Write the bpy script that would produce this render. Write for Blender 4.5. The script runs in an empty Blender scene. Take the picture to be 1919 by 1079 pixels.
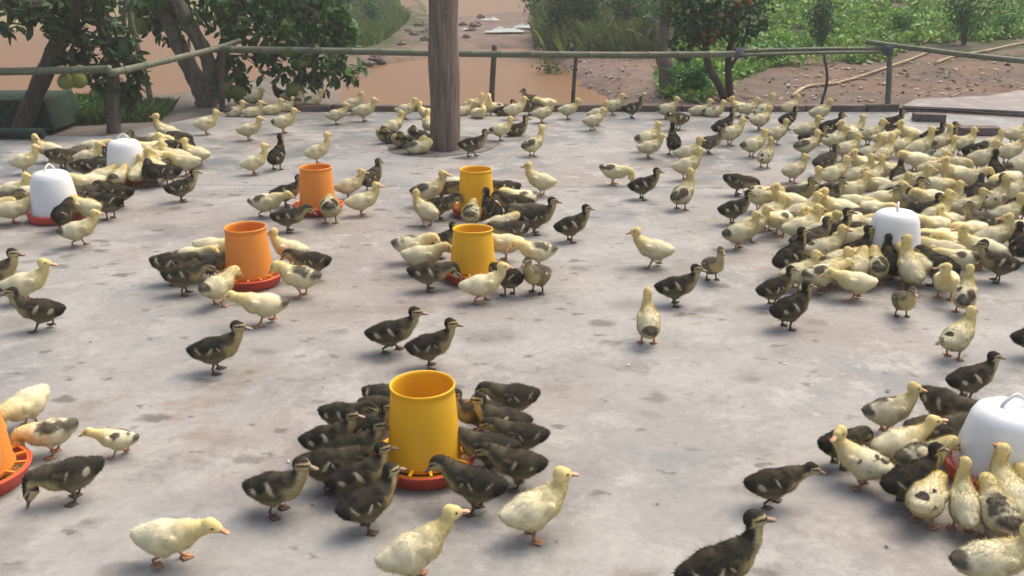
import bpy, math, random
import numpy as np
from mathutils import Vector, Matrix
random.seed(7); rng = np.random.default_rng(11)
S = bpy.context.scene
# ------------------------------------------------------------------ camera
PITCH, CAMH, FPX = math.radians(19.4), 1.54, 1740.0
cam_d = bpy.data.cameras.new('camera'); cam = bpy.data.objects.new('camera', cam_d)
S.collection.objects.link(cam); S.camera = cam
cam.location = (0, 0, CAMH); cam.rotation_euler = (math.pi/2 - PITCH, 0, 0)
cam_d.sensor_width = 36.0; cam_d.lens = 36.0*FPX/1919.0; cam_d.clip_end = 2000; cam_d.clip_start = 0.02
S.render.resolution_x, S.render.resolution_y = 1024, 576
# ------------------------------------------------------------------ sky and sun (bright overcast)
SUN_EL, SUN_AZ = math.radians(58), math.radians(48)
w = bpy.data.worlds.new('World'); S.world = w; w.use_nodes = True
nt = w.node_tree; bg = nt.nodes['Background']
sky = nt.nodes.new('ShaderNodeTexSky'); sky.sky_type = 'NISHITA'; sky.sun_disc = False
sky.sun_elevation = SUN_EL; sky.sun_rotation = SUN_AZ
sky.air_density = 1.1; sky.dust_density = 9.0; sky.ozone_density = 0.3
nt.links.new(sky.outputs[0], bg.inputs[0]); bg.inputs[1].default_value = 0.15
sd = bpy.data.lights.new('sun', 'SUN'); sd.energy = 0.7; sd.angle = math.radians(60); sd.color = (1, 0.96, 0.9)
sun = bpy.data.objects.new('sun', sd); S.collection.objects.link(sun)
sv = Vector((math.sin(SUN_AZ)*math.cos(SUN_EL), math.cos(SUN_AZ)*math.cos(SUN_EL), math.sin(SUN_EL)))
sun.rotation_euler = sv.to_track_quat('Z', 'Y').to_euler()
S.view_settings.view_transform = 'Standard'; S.view_settings.look = 'None'
S.view_settings.exposure = 0.58; S.view_settings.gamma = 1.0
try: S.view_settings.use_curve_mapping = False
except Exception: pass

# ------------------------------------------------------------------ helpers
def ray(px, py):
    u, v = (px-959.5)/FPX, (539.5-py)/FPX
    c, s = math.cos(PITCH), math.sin(PITCH)
    return np.array([u, c+v*s, -s+v*c])
def g(px, py, z=0.0):
    d = ray(px, py); t = (z-CAMH)/d[2]; return np.array([d[0]*t, d[1]*t, z])
def at(px, py, Y):
    d = ray(px, py); t = Y/d[1]; return np.array([d[0]*t, Y, CAMH+d[2]*t])
COL = S.collection.objects
def tag(o, label=None, cat=None, group=None, kind=None):
    if label: o['label'] = label
    if cat: o['category'] = cat
    if group: o['group'] = group
    if kind: o['kind'] = kind
    return o
def empty(name, loc=(0,0,0), rz=0):
    o = bpy.data.objects.new(name, None); o.location = loc; o.rotation_euler = (0,0,rz)
    o.empty_display_size = 0.05; COL.link(o); return o
def mesh_np(name, V, F, C=None, smooth=True):
    """V (n,3), F list of index arrays/lists, C (n,3) colours per vertex"""
    me = bpy.data.meshes.new(name)
    V = np.asarray(V, np.float32)
    if isinstance(F, np.ndarray):
        nf, k = F.shape
        me.vertices.add(len(V)); me.vertices.foreach_set('co', V.ravel())
        me.loops.add(nf*k); me.loops.foreach_set('vertex_index', F.astype(np.int32).ravel())
        me.polygons.add(nf); me.polygons.foreach_set('loop_start', np.arange(0, nf*k, k, dtype=np.int32))
        me.polygons.foreach_set('loop_total', np.full(nf, k, np.int32))
        me.update(calc_edges=True); me.validate()
    else:
        me.from_pydata(V.tolist(), [], [list(map(int, f)) for f in F]); me.update()
    if C is not None:
        a = me.attributes.new('Col', 'FLOAT_COLOR', 'POINT')
        c4 = np.ones((len(V), 4), np.float32); c4[:, :3] = C
        a.data.foreach_set('color', c4.ravel())
    if smooth: me.polygons.foreach_set('use_smooth', np.ones(len(me.polygons), bool))
    return me
def obj(name, me, mat, parent=None, loc=None):
    o = bpy.data.objects.new(name, me)
    if mat and not me.materials: me.materials.append(mat)
    if loc is not None: o.location = loc
    if parent: o.parent = parent
    COL.link(o); return o
class MB:
    def __init__(s): s.V=[]; s.F=[]; s.C=[]
    def add(s, V, F, c=None):
        b=len(s.V); s.V += [tuple(v) for v in V]; s.F += [[i+b for i in f] for f in F]
        s.C += [tuple(c) if c is not None else (1,1,1)]*len(V)
    def tube(s, P, R, seg=9, cap=True, c=None):
        P=[Vector(p) for p in P]; n=len(P)
        if not hasattr(R,'__len__'): R=[R]*n
        ref=Vector((0.13,0.31,0.94)); V=[]; F=[]
        for i,p in enumerate(P):
            t=(P[min(i+1,n-1)]-P[max(i-1,0)]).normalized()
            a=t.cross(ref)
            if a.length<1e-3: a=t.cross(Vector((1,0,0)))
            a.normalize(); b=t.cross(a)
            for k in range(seg):
                th=2*math.pi*k/seg; V.append(p+(a*math.cos(th)+b*math.sin(th))*R[i])
        for i in range(n-1):
            for k in range(seg):
                k2=(k+1)%seg; F.append([i*seg+k,i*seg+k2,(i+1)*seg+k2,(i+1)*seg+k])
        if cap: F.append(list(range(seg))[::-1]); F.append([(n-1)*seg+k for k in range(seg)])
        s.add(V,F,c)
    def lathe(s, prof, seg=40, c=None):
        V=[];F=[];n=len(prof)
        for r,z in prof:
            for k in range(seg):
                th=2*math.pi*k/seg; V.append((r*math.cos(th),r*math.sin(th),z))
        for i in range(n-1):
            for k in range(seg):
                k2=(k+1)%seg; F.append([i*seg+k,i*seg+k2,(i+1)*seg+k2,(i+1)*seg+k])
        s.add(V,F,c)
    def box(s, c, d, rot=None, jit=0, col=None):
        V=[]
        for x in(-1,1):
            for y in(-1,1):
                for z in(-1,1):
                    v=Vector((x*d[0]/2,y*d[1]/2,z*d[2]/2))+Vector([random.uniform(-jit,jit) for _ in'xyz'])
                    if rot: v=rot@v
                    V.append(v+Vector(c))
        s.add(V,[[0,1,3,2],[4,6,7,5],[0,4,5,1],[2,3,7,6],[0,2,6,4],[1,5,7,3]],col)
    def build(s,name,mat,parent=None,smooth=True,loc=None,col=False):
        me=mesh_np(name,s.V,s.F,np.array(s.C) if col else None,smooth); return obj(name,me,mat,parent,loc)
def bevel(o,w=0.006,seg=2):
    m=o.modifiers.new('bevel','BEVEL'); m.width=w; m.segments=seg; m.limit_method='ANGLE'; return o
def curve(P, n=6):
    """Catmull-Rom resample"""
    P=[np.array(p,float) for p in P]; out=[]
    Q=[2*P[0]-P[1]]+P+[2*P[-1]-P[-2]]
    for i in range(1,len(Q)-2):
        for k in range(n):
            t=k/n; a,b,c,d=Q[i-1],Q[i],Q[i+1],Q[i+2]
            out.append(.5*((2*b)+(-a+c)*t+(2*a-5*b+4*c-d)*t*t+(-a+3*b-3*c+d)*t**3))
    out.append(P[-1]); return out
def vnoise(P, scale=1.0, seed=0):
    """cheap value noise on (n,d) points, 0..1"""
    P=np.asarray(P,float)*scale; I=np.floor(P).astype(np.int64); f=P-I; f=f*f*(3-2*f)
    d=P.shape[1]; out=np.zeros(len(P))
    for m in range(1<<d):
        wgt=np.ones(len(P)); h=np.full(len(P),seed*7919+12345,np.int64)
        for k in range(d):
            b=(m>>k)&1; h=(h*1103515245+(I[:,k]+b)*((73856093,19349663,83492791)[k]))&0x7fffffff
            wgt*=f[:,k] if b else 1-f[:,k]
        h=(h^(h>>13))*1274126177&0x7fffffff; h=(h^(h>>11))&0xffff
        out+=wgt*h/65535.0
    return out
def fbm(P,scale=1.0,seed=0,o=4):
    return sum(vnoise(P,scale*2**i,seed+i)*.5**i for i in range(o))/sum(.5**i for i in range(o))
def sstep(a,b,x): t=np.clip((x-a)/(b-a),0,1); return t*t*(3-2*t)
def mix(a,b,t): t=np.asarray(t)[:,None]; return a*(1-t)+np.asarray(b)*t

# ------------------------------------------------------------------ materials
def mat(name, col=(.5,.5,.5), rough=.7, attr=False, nscale=0, namt=.25, bump=0, bscale=40, spec=.3, rnd=0, col2=None, stretch=None, trans=0, coords='Object'):
    m=bpy.data.materials.new(name); m.use_nodes=True; t=m.node_tree; b=t.nodes['Principled BSDF']; L=t.links.new
    b.inputs['Roughness'].default_value=rough; b.inputs['Specular IOR Level'].default_value=spec
    if attr:
        a=t.nodes.new('ShaderNodeAttribute'); a.attribute_name='Col'; src=a.outputs['Color']
    else:
        r=t.nodes.new('ShaderNodeRGB'); r.outputs[0].default_value=(*col,1); src=r.outputs[0]
    tc=t.nodes.new('ShaderNodeTexCoord'); vec=tc.outputs[coords]
    if stretch:
        mp=t.nodes.new('ShaderNodeMapping'); mp.inputs['Scale'].default_value=stretch; L(vec,mp.inputs['Vector']); vec=mp.outputs[0]
    if nscale:
        n=t.nodes.new('ShaderNodeTexNoise'); n.inputs['Scale'].default_value=nscale; n.inputs['Detail'].default_value=6; L(vec,n.inputs['Vector'])
        mx=t.nodes.new('ShaderNodeMix'); mx.data_type='RGBA'
        mr=t.nodes.new('ShaderNodeMapRange'); mr.inputs[1].default_value=.3; mr.inputs[2].default_value=.7; L(n.outputs['Fac'],mr.inputs[0])
        if col2:
            L(mr.outputs[0],mx.inputs['Factor']); L(src,mx.inputs['A']); mx.inputs['B'].default_value=(*col2,1)
        else:
            mr.inputs[3].default_value=1-namt; mr.inputs[4].default_value=1+namt
            mx.blend_type='MULTIPLY'; mx.inputs['Factor'].default_value=1; L(src,mx.inputs['A']); L(mr.outputs[0],mx.inputs['B'])
        src=mx.outputs['Result']
    if rnd:
        oi=t.nodes.new('ShaderNodeObjectInfo'); mr=t.nodes.new('ShaderNodeMapRange'); mr.inputs[3].default_value=1-rnd; mr.inputs[4].default_value=1+rnd
        L(oi.outputs['Random'],mr.inputs[0]); mx=t.nodes.new('ShaderNodeMix'); mx.data_type='RGBA'; mx.blend_type='MULTIPLY'; mx.inputs['Factor'].default_value=1
        L(src,mx.inputs['A']); L(mr.outputs[0],mx.inputs['B']); src=mx.outputs['Result']
    L(src,b.inputs['Base Color'])
    if bump:
        n=t.nodes.new('ShaderNodeTexNoise'); n.inputs['Scale'].default_value=bscale; n.inputs['Detail'].default_value=8; L(vec,n.inputs['Vector'])
        bp=t.nodes.new('ShaderNodeBump'); bp.inputs['Strength'].default_value=bump; bp.inputs['Distance'].default_value=.02; L(n.outputs['Fac'],bp.inputs['Height']); L(bp.outputs[0],b.inputs['Normal'])
    if trans:
        b.inputs['Transmission Weight'].default_value=0
        tr=t.nodes.new('ShaderNodeBsdfTranslucent'); L(src,tr.inputs[0]); ms=t.nodes.new('ShaderNodeMixShader'); ms.inputs[0].default_value=trans
        out=t.nodes['Material Output']; L(b.outputs[0],ms.inputs[1]); L(tr.outputs[0],ms.inputs[2]); L(ms.outputs[0],out.inputs[0])
    return m
def concrete_mat(name='yard_concrete', base=(.246,.244,.233)):
    m=bpy.data.materials.new(name); m.use_nodes=True; t=m.node_tree; b=t.nodes['Principled BSDF']; L=t.links.new
    tc=t.nodes.new('ShaderNodeTexCoord'); vec=tc.outputs['Object']
    def noise(sc,det=6,rough=.6,off=(0,0,0),st=(1,1,1)):
        mp=t.nodes.new('ShaderNodeMapping'); mp.inputs['Location'].default_value=off; mp.inputs['Scale'].default_value=st; L(vec,mp.inputs[0])
        n=t.nodes.new('ShaderNodeTexNoise'); n.inputs['Scale'].default_value=sc; n.inputs['Detail'].default_value=det; n.inputs['Roughness'].default_value=rough; L(mp.outputs[0],n.inputs['Vector']); return n.outputs['Fac']
    def rng_(f,a,b_,c=0,d=1):
        r=t.nodes.new('ShaderNodeMapRange'); r.interpolation_type='SMOOTHSTEP'
        for i,v in zip((1,2,3,4),(a,b_,c,d)): r.inputs[i].default_value=v
        L(f,r.inputs[0]); return r.outputs[0]
    def mx(a,bc,f,blend='MIX'):
        n=t.nodes.new('ShaderNodeMix'); n.data_type='RGBA'; n.blend_type=blend
        if isinstance(f,(int,float)): n.inputs['Factor'].default_value=f
        else: L(f,n.inputs['Factor'])
        for k,s in(('A',a),('B',bc)):
            if isinstance(s,tuple): n.inputs[k].default_value=(*s,1)
            else: L(s,n.inputs[k])
        return n.outputs['Result']
    def mul(a,c):
        n=t.nodes.new('ShaderNodeMath'); n.operation='MULTIPLY'; L(a,n.inputs[0])
        if isinstance(c,(int,float)): n.inputs[1].default_value=c
        else: L(c,n.inputs[1])
        return n.outputs[0]
    c=mx(base,tuple(v*1.22 for v in base),rng_(noise(1.3,7,.65),.40,.60))
    c=mx(c,(base[0]*.98,base[1]*.84,base[2]*.78),mul(rng_(noise(.55,5,.6,(7,3,0)),.46,.66),.7))     # reddish mud film
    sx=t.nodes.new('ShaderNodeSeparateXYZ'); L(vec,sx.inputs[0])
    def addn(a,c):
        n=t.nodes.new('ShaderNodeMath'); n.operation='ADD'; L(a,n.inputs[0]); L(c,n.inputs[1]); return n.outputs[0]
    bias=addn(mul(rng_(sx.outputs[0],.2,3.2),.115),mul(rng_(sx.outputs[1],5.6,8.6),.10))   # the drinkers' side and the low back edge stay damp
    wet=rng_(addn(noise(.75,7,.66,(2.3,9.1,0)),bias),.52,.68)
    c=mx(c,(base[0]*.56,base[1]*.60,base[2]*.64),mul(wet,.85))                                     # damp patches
    c=mx(c,(base[0]*1.34,base[1]*1.33,base[2]*1.31),mul(rng_(noise(3.6,8,.75,(4,4,1)),.50,.62),.8))
    c=mx(c,(base[0]*.70,base[1]*.68,base[2]*.66),mul(rng_(noise(2.6,8,.78,(9,1,4),(1,1.4,1)),.53,.66),.75))
    c=mx(c,(base[0]*.86,base[1]*.72,base[2]*.60),mul(rng_(noise(1.7,7,.7,(5,12,2),(1,1.5,1)),.56,.69),.75))   # pale worn cement
    # trodden foot marks and droppings: stretched dark spots
    for sc,off,a,strength in((5.2,(0,0,0),.17,.85),(9.0,(3.1,1.7,0),.16,.8),(3.1,(8.2,5.5,0),.13,.75),(2.0,(1.2,7.5,0),.20,.5)):
        mp=t.nodes.new('ShaderNodeMapping'); mp.inputs['Location'].default_value=off; mp.inputs['Rotation'].default_value=(0,0,.4*sc); mp.inputs['Scale'].default_value=(1,1.5,1); L(vec,mp.inputs[0])
        wn=t.nodes.new('ShaderNodeTexNoise'); wn.inputs['Scale'].default_value=sc*2.2; L(mp.outputs[0],wn.inputs['Vector'])
        ad=t.nodes.new('ShaderNodeMix'); ad.data_type='VECTOR'; ad.inputs['Factor'].default_value=.10; L(mp.outputs[0],ad.inputs['A']); L(wn.outputs['Color'],ad.inputs['B'])
        v=t.nodes.new('ShaderNodeTexVoronoi'); v.inputs['Scale'].default_value=sc; v.inputs['Randomness'].default_value=1; L(ad.outputs['Result'],v.inputs['Vector'])
        spot=rng_(v.outputs['Distance'],a*1.9,a*.7)
        sep=t.nodes.new('ShaderNodeSeparateColor'); L(v.outputs['Color'],sep.inputs[0])
        pick=rng_(sep.outputs[0],.62,.9)
        f=mul(mul(spot,pick),strength)
        c=mx(c,(base[0]*.45,base[1]*.43,base[2]*.40),f)
    fine=rng_(noise(26,7,.75),.3,.7,.90,1.09)
    c=mx(c,fine,1.0,'MULTIPLY')
    L(c,b.inputs['Base Color'])
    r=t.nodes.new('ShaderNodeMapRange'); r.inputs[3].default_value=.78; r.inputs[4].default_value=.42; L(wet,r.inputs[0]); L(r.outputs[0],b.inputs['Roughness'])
    b.inputs['Specular IOR Level'].default_value=.35
    bp=t.nodes.new('ShaderNodeBump'); bp.inputs['Strength'].default_value=.16; bp.inputs['Distance'].default_value=.012
    h=t.nodes.new('ShaderNodeMath'); h.operation='ADD'; L(noise(5,8,.7),h.inputs[0]); L(noise(60,4,.7),h.inputs[1]); L(h.outputs[0],bp.inputs['Height']); L(bp.outputs[0],b.inputs['Normal'])
    return m
M=dict(
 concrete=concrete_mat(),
 terrain=mat('earth',attr=True,rough=.95,nscale=3.0,namt=.22,bump=.6,bscale=14,spec=.15),
 post_shade=mat('painted_shade',(.135,.122,.112),.9,nscale=9,namt=.4,bump=.8,bscale=30),  # grey-brown tone standing in for the shade round the post
 kerb=mat('kerb_cement',(.15,.118,.10),.9,nscale=4,namt=.35,bump=.6,bscale=25,rnd=.2),
 brick=mat('grey_brick',(.13,.10,.09),.9,nscale=12,namt=.3,bump=.5,bscale=50,rnd=.15),
 bark=mat('post_wood',(.20,.155,.125),.92,nscale=7,namt=.42,bump=.9,bscale=26,stretch=(5,5,.45)),
 treebark=mat('tree_bark',(.15,.125,.095),.92,nscale=10,namt=.4,bump=.7,bscale=30,stretch=(2,2,.6)),
 darkbark=mat('dark_bark',(.075,.058,.045),.92,nscale=10,namt=.4,bump=.7,bscale=30,stretch=(2,2,.6)),
 bamboo=mat('weathered_bamboo',(.165,.175,.115),.62,nscale=5,namt=.35,bump=.25,bscale=30,col2=(.10,.115,.075),stretch=(.6,4,4),spec=.35),
 stick=mat('old_stick',(.105,.085,.07),.9,nscale=9,namt=.35,bump=.5,bscale=30),
 dry=mat('dry_bamboo',(.40,.31,.19),.75,nscale=6,namt=.3),
 leaf=mat('leaf',attr=True,rough=.55,spec=.4,trans=.22),
 grass=mat('grass_blade',attr=True,rough=.75,spec=.2,trans=.25),
 net=mat('green_shade_net',(.012,.032,.02),.85,nscale=5,namt=.5,bump=.5,bscale=60),
 water=None,
 pomelo=mat('pomelo_skin',(.215,.235,.05),.55,nscale=5,namt=.25,bump=.15,bscale=90,col2=(.15,.185,.035)),
 orange=mat('orange_skin',(.17,.07,.02),.5,nscale=9,namt=.2),
 yellow_p=mat('yellow_plastic',(.93,.57,.012),.45,nscale=5,col2=(.80,.46,.03),stretch=(1,1,.35),spec=.4,trans=.18),
 orange_p=mat('orange_plastic',(.92,.36,.05),.45,nscale=5,col2=(.78,.30,.06),stretch=(1,1,.35),spec=.4,trans=.18),
 red_p=mat('red_plastic',(.52,.065,.035),.5,nscale=6,namt=.25,spec=.4),
 feed=mat('feed_grain',(.28,.17,.07),.95,nscale=60,namt=.5,bump=1,bscale=120),
 white_p=mat('white_plastic',(.74,.77,.80),.45,nscale=6,col2=(.66,.68,.68),stretch=(1,1,.5),spec=.4),
 rag=mat('white_plastic_rag',(.36,.42,.41),.6,nscale=8,namt=.15),
 stone=mat('rubble',(.125,.10,.088),.9,nscale=7,namt=.35,bump=.6,bscale=30,rnd=.25),
 hose=mat('black_hose',(.025,.022,.02),.6),
 down=mat('down',attr=True,rough=.95,spec=.1,rnd=.10,trans=.10),
 bill_y=mat('bill_pink',(.62,.33,.19),.45,nscale=60,namt=.15,rnd=.15),
 bill_d=mat('bill_grey',(.26,.18,.13),.45,nscale=60,namt=.2,rnd=.2),
 eye=mat('eye',(.012,.010,.008),.15,spec=.6),
 debris=mat('litter',attr=True,rough=.9),
)
def water_mat():
    m=bpy.data.materials.new('muddy_water'); m.use_nodes=True; t=m.node_tree; b=t.nodes['Principled BSDF']; L=t.links.new
    tc=t.nodes.new('ShaderNodeTexCoord'); n=t.nodes.new('ShaderNodeTexNoise'); n.inputs['Scale'].default_value=.5; n.inputs['Detail'].default_value=5; L(tc.outputs['Object'],n.inputs['Vector'])
    mx=t.nodes.new('ShaderNodeMix'); mx.data_type='RGBA'; mx.inputs['A'].default_value=(.205,.106,.046,1); mx.inputs['B'].default_value=(.170,.100,.048,1); L(n.outputs['Fac'],mx.inputs['Factor'])
    L(mx.outputs['Result'],b.inputs['Base Color']); b.inputs['Roughness'].default_value=.38; b.inputs['Specular IOR Level'].default_value=.08
    n2=t.nodes.new('ShaderNodeTexNoise'); n2.inputs['Scale'].default_value=6; n2.inputs['Detail'].default_value=4; L(tc.outputs['Object'],n2.inputs['Vector'])
    bp=t.nodes.new('ShaderNodeBump'); bp.inputs['Strength'].default_value=.12; bp.inputs['Distance'].default_value=.03; L(n2.outputs['Fac'],bp.inputs['Height']); L(bp.outputs[0],b.inputs['Normal'])
    return m
M['water']=water_mat()

# ------------------------------------------------------------------ terrain
ZW=-0.25
def poly(pts,z): return np.array([g(x,y,z)[:2] for x,y in pts])
W_LEFT=poly([(-700,58),(0,58),(120,50),(300,42),(450,46),(530,72),(556,112),(520,146),(440,168),(330,192),(130,208),(-250,222),(-700,232)],ZW)
W_MID=poly([(622,206),(640,168),(700,124),(800,108),(900,92),(1000,88),(1058,128),(1100,164),(1188,207),(1000,210),(800,211)],ZW)
W_UP=poly([(760,-14),(790,10),(806,34),(850,44),(930,37),(1004,28),(1012,-14)],ZW)
def sdf_poly(P,poly_):
    d=np.full(len(P),1e9); ins=np.zeros(len(P),bool); n=len(poly_)
    for i in range(n):
        a,b=poly_[i],poly_[(i+1)%n]; e=b-a; w_=P-a
        t=np.clip((w_@e)/(e@e),0,1); d=np.minimum(d,np.hypot(*(w_-t[:,None]*e).T))
        c=((a[1]>P[:,1])!=(b[1]>P[:,1]))&(P[:,0]<(b[0]-a[0])*(P[:,1]-a[1])/(b[1]-a[1]+1e-12)+a[0]); ins^=c
    return np.where(ins,-d,d)
YARD=np.array([(-9,-4),(9,-4),(9,8.9),(5.6,9.62),(4.2,10.12),(-3.12,10.12),(-3.80,8.62),(-9,8.7)])
def height(P):
    P=np.atleast_2d(np.asarray(P,float)); x,y=P[:,0],P[:,1]
    h=-.05+.10*(fbm(P,.7,3)-.5)+.05*(fbm(P,2.5,5)-.5)
    h=h+sstep(1.8,5.5,x)*np.clip(y-12.2,0,22)*.085*(1+.25*(fbm(P,.35,9)-.5))
    h=h+sstep(26,60,y)*1.5+sstep(9,40,np.abs(x))*sstep(10,30,y)*1.2*(x<0)
    sdw=np.minimum(np.minimum(sdf_poly(P,W_LEFT),sdf_poly(P,W_MID)),sdf_poly(P,W_UP))
    sdw=sdw+.25*(fbm(P,1.6,21)-.5)
    h=np.where(sdw>0, ZW+(h-ZW)*sstep(-.15,.75,sdw)**.7, ZW-.35*sstep(-.02,.7,-sdw)-.01)
    sy=sdf_poly(P,YARD); k=sstep(.35,.0,sy); h=h*(1-k)+(-.13)*k
    return h
def hit(px,py):
    d=ray(px,py); t=8.0
    o=np.array([0,0,CAMH])
    ts=np.linspace(9.0,70,1400); Q=o+ts[:,None]*d; hh=height(Q[:,:2]); i=np.argmax(Q[:,2]<hh)
    return np.array([Q[i,0],Q[i,1],hh[i]]) if Q[i,2]<hh[i] else Q[-1]
xs=np.concatenate([-np.geomspace(300,14.2,26),np.arange(-14,14,.11),np.geomspace(14.2,300,26)])
ys=np.concatenate([np.linspace(-60,8,14),np.arange(8.3,30,.11),np.geomspace(30.3,420,34)])
X,Y=np.meshgrid(xs,ys,indexing='ij'); P2=np.c_[X.ravel(),Y.ravel()]; Z=height(P2)
nx,ny=len(xs),len(ys); I=np.arange(nx*ny).reshape(nx,ny)
F=np.stack([I[:-1,:-1],I[1:,:-1],I[1:,1:],I[:-1,1:]],-1).reshape(-1,4)
dirt=np.array((.125,.098,.080)); red=np.array((.155,.108,.082)); grey=np.array((.15,.135,.115)); tan=np.array((.21,.18,.095)); grn=np.array((.055,.075,.03)); mud=np.array((.17,.128,.108))
n1=fbm(P2,.9,31); n2=fbm(P2,2.3,33); x,y=P2.T
C=np.tile(dirt,(len(P2),1)); C=mix(C,red,sstep(.45,.6,n1))
C=mix(C,mud,sstep(3.2,1.2,x)*sstep(-2.6,-1.0,x)*.9)
C=mix(C,grey,sstep(-1.4,-2.4,x)*sstep(15.5,12.5,y))
C=mix(C,tan,sstep(-3.2,-5.5,x)*sstep(22,27,y)*.9)
C=mix(C,grn,sstep(-1.4,-2.2,x)*sstep(17,20,y)*sstep(-8.5,-5,x)*sstep(.35,.55,n2))
C=mix(C,grn,sstep(2.6,4.2,x)*sstep(13.6,15.2,y)*sstep(.36,.52,n2)*.85)
C=mix(C,grn,sstep(50,80,y)*.8)
terrain=obj('ground',mesh_np('ground',np.c_[P2,Z],F,C),M['terrain']); tag(terrain,kind='structure')
def water(name,pl,label):
    c=pl.mean(0); big=c+(pl-c)*1.0
    # outset so that the sheet passes under the banks
    big=np.array([p+(p-c)/np.linalg.norm(p-c)*.7 for p in pl])
    V=[(p[0],max(p[1],10.6),ZW) for p in big]; o=obj(name,mesh_np(name,V,[list(range(len(V)))]),M['water']); tag(o,kind='structure'); return o
water('pond_water',W_LEFT,''); water('pond_water',W_MID,''); water('pond_water',W_UP,'')

# ------------------------------------------------------------------ yard slabs, kerb
def slab(name,pts,z0,z1,m,parent=None,bev=.006):
    n=len(pts); V=[(*p,z1) for p in pts]+[(*p,z0) for p in pts]
    F=[list(range(n)),list(range(2*n-1,n-1,-1))]+[[i,i+n,(i+1)%n+n,(i+1)%n] for i in range(n)]
    o=obj(name,mesh_np(name,V,F,smooth=False),m,parent); bevel(o,bev,1); return o
JY=6.58
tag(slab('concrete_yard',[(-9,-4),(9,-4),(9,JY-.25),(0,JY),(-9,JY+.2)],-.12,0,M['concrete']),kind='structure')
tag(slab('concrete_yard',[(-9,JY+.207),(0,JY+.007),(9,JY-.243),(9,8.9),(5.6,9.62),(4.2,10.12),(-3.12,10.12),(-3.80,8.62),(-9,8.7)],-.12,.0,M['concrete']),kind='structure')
pad=[g(x,y,-.02)[:2] for x,y in((1690,203),(1930,214),(2300,226),(2300,158),(1905,174),(1850,184),(1715,190))]
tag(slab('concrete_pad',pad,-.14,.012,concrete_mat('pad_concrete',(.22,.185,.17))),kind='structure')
kerb=empty('kerb',(0,10.2,0)); tag(kerb,kind='structure')
kx=-3.12; kb=[]
while kx<4.15:
    L_=random.uniform(.45,.95); L_=min(L_,4.2-kx)
    m_=MB(); m_.box((kx+L_/2,10.20+random.uniform(-.012,.012)-10.2,.0),(L_-.012,.12,.13+random.uniform(-.03,.02)),Matrix.Rotation(random.uniform(-.01,.01),3,'Z'),.006)
    bevel(m_.build('kerb_block',M['kerb'],kerb,smooth=False),.012,2); kx+=L_
# flat disc round the wooden post: its shade painted as a darker colour
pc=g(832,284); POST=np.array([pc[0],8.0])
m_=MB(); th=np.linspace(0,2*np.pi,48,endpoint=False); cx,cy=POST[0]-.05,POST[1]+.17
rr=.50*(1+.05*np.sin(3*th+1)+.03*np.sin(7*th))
m_.add([(cx+r*math.cos(a),cy+r*math.sin(a),.004) for r,a in zip(rr,th)],[list(range(48))]); tag(m_.build('shade_patch',M['post_shade'],None,False),kind='structure')

# ------------------------------------------------------------------ wooden post
m_=MB(); zz=np.linspace(-.1,2.9,26); lean=.016
Pp=[(POST[0]+lean*z+.006*math.sin(z*5),POST[1],z) for z in zz]; m_.tube(Pp,[.124+.006*math.sin(z*3.1)+.004*math.sin(z*11)+(.012 if z<.05 else 0) for z in zz],28)
root=empty('wooden_post',(POST[0],POST[1],0)); o=m_.build('trunk',M['bark'],root); o.location=(-POST[0],-POST[1],0)
for k in range(5):
    a=random.uniform(-2.6,-.5); z=random.uniform(.3,1.5); m_=MB(); m_.lathe([(0.0,.012),(.014,.008),(.02,0)],10)
    o=m_.build('knot',M['treebark'],root); o.location=(math.cos(a)*.122+lean*z,math.sin(a)*.122,z); o.rotation_euler=(0,math.pi/2,a)
tag(root,'thick brown bark-covered wooden post rising from the concrete in the middle','post')

# ------------------------------------------------------------------ bamboo fence
fence=empty('bamboo_fence',(0,10.25,0)); tag(fence,'low fence of weathered bamboo rails on crooked sticks along the yard edge','fence')
def pole(P,r0,r1,name,m,parent,seg=10,node=.32,n=26):
    Q=curve(P,max(2,n//(len(P)-1))); L_=0; m_=MB(); R=[]; T=[]
    for i,p in enumerate(Q):
        if i: L_+=np.linalg.norm(Q[i]-Q[i-1])
        T.append(L_)
    Q2=[];R2=[]
    ends=np.interp(np.arange(node*.6,L_,node),T,range(len(T))) if node else np.zeros(0)
    idx=sorted(set(np.round(np.concatenate([np.linspace(0,len(Q)-1,len(Q)),ends,ends-.04,ends+.04]),3)))
    for u in idx:
        if u<0 or u>len(Q)-1: continue
        i=int(u); f=u-i; p=Q[i]*(1-f)+Q[min(i+1,len(Q)-1)]*f; Q2.append(p); r=r0+(r1-r0)*u/(len(Q)-1)
        R2.append(r*(1.16 if node and len(ends) and np.min(np.abs(ends-u))<.005 else 1))
    m_.tube(Q2,R2,seg)
    off=Vector(parent.location) if parent else Vector((0,0,0))
    o=m_.build(name,m,parent); o.location=-off; return o
FY=10.28
B_L=[at(x,y,8.72) for x,y in((-420,137),(-120,135),(60,133),(208,129))]
pole(B_L,.036,.034,'rail',M['bamboo'],fence)
pole([at(205,137,8.66),at(300,116,9.35),at(400,92,10.1),at(450,76,10.5)],.034,.027,'rail',M['bamboo'],fence)
pole([at(400,92,10.2),at(600,95,FY),at(800,99,FY),at(1000,102,FY),at(1200,103,FY),at(1392,101,FY)],.037,.034,'rail',M['bamboo'],fence)
pole([at(1386,95,FY+.04),at(1530,92,FY+.03),at(1668,91,FY-.03)],.019,.022,'rail',M['bamboo'],fence)
pole([at(1384,103,FY-.06),at(1530,99,FY-.06),at(1670,97,FY-.06)],.016,.016,'rail',M['bamboo'],fence)
pole([at(1622,78,10.32),at(1720,91,10.12),at(1830,105,9.85),at(1990,120,9.55),at(2250,136,9.1)],.024,.032,'rail',M['bamboo'],fence)
def stake(P,r,m=M['stick']): return pole(P,r*1.1,r*.9,'post',m,fence,node=0,n=12)
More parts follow.
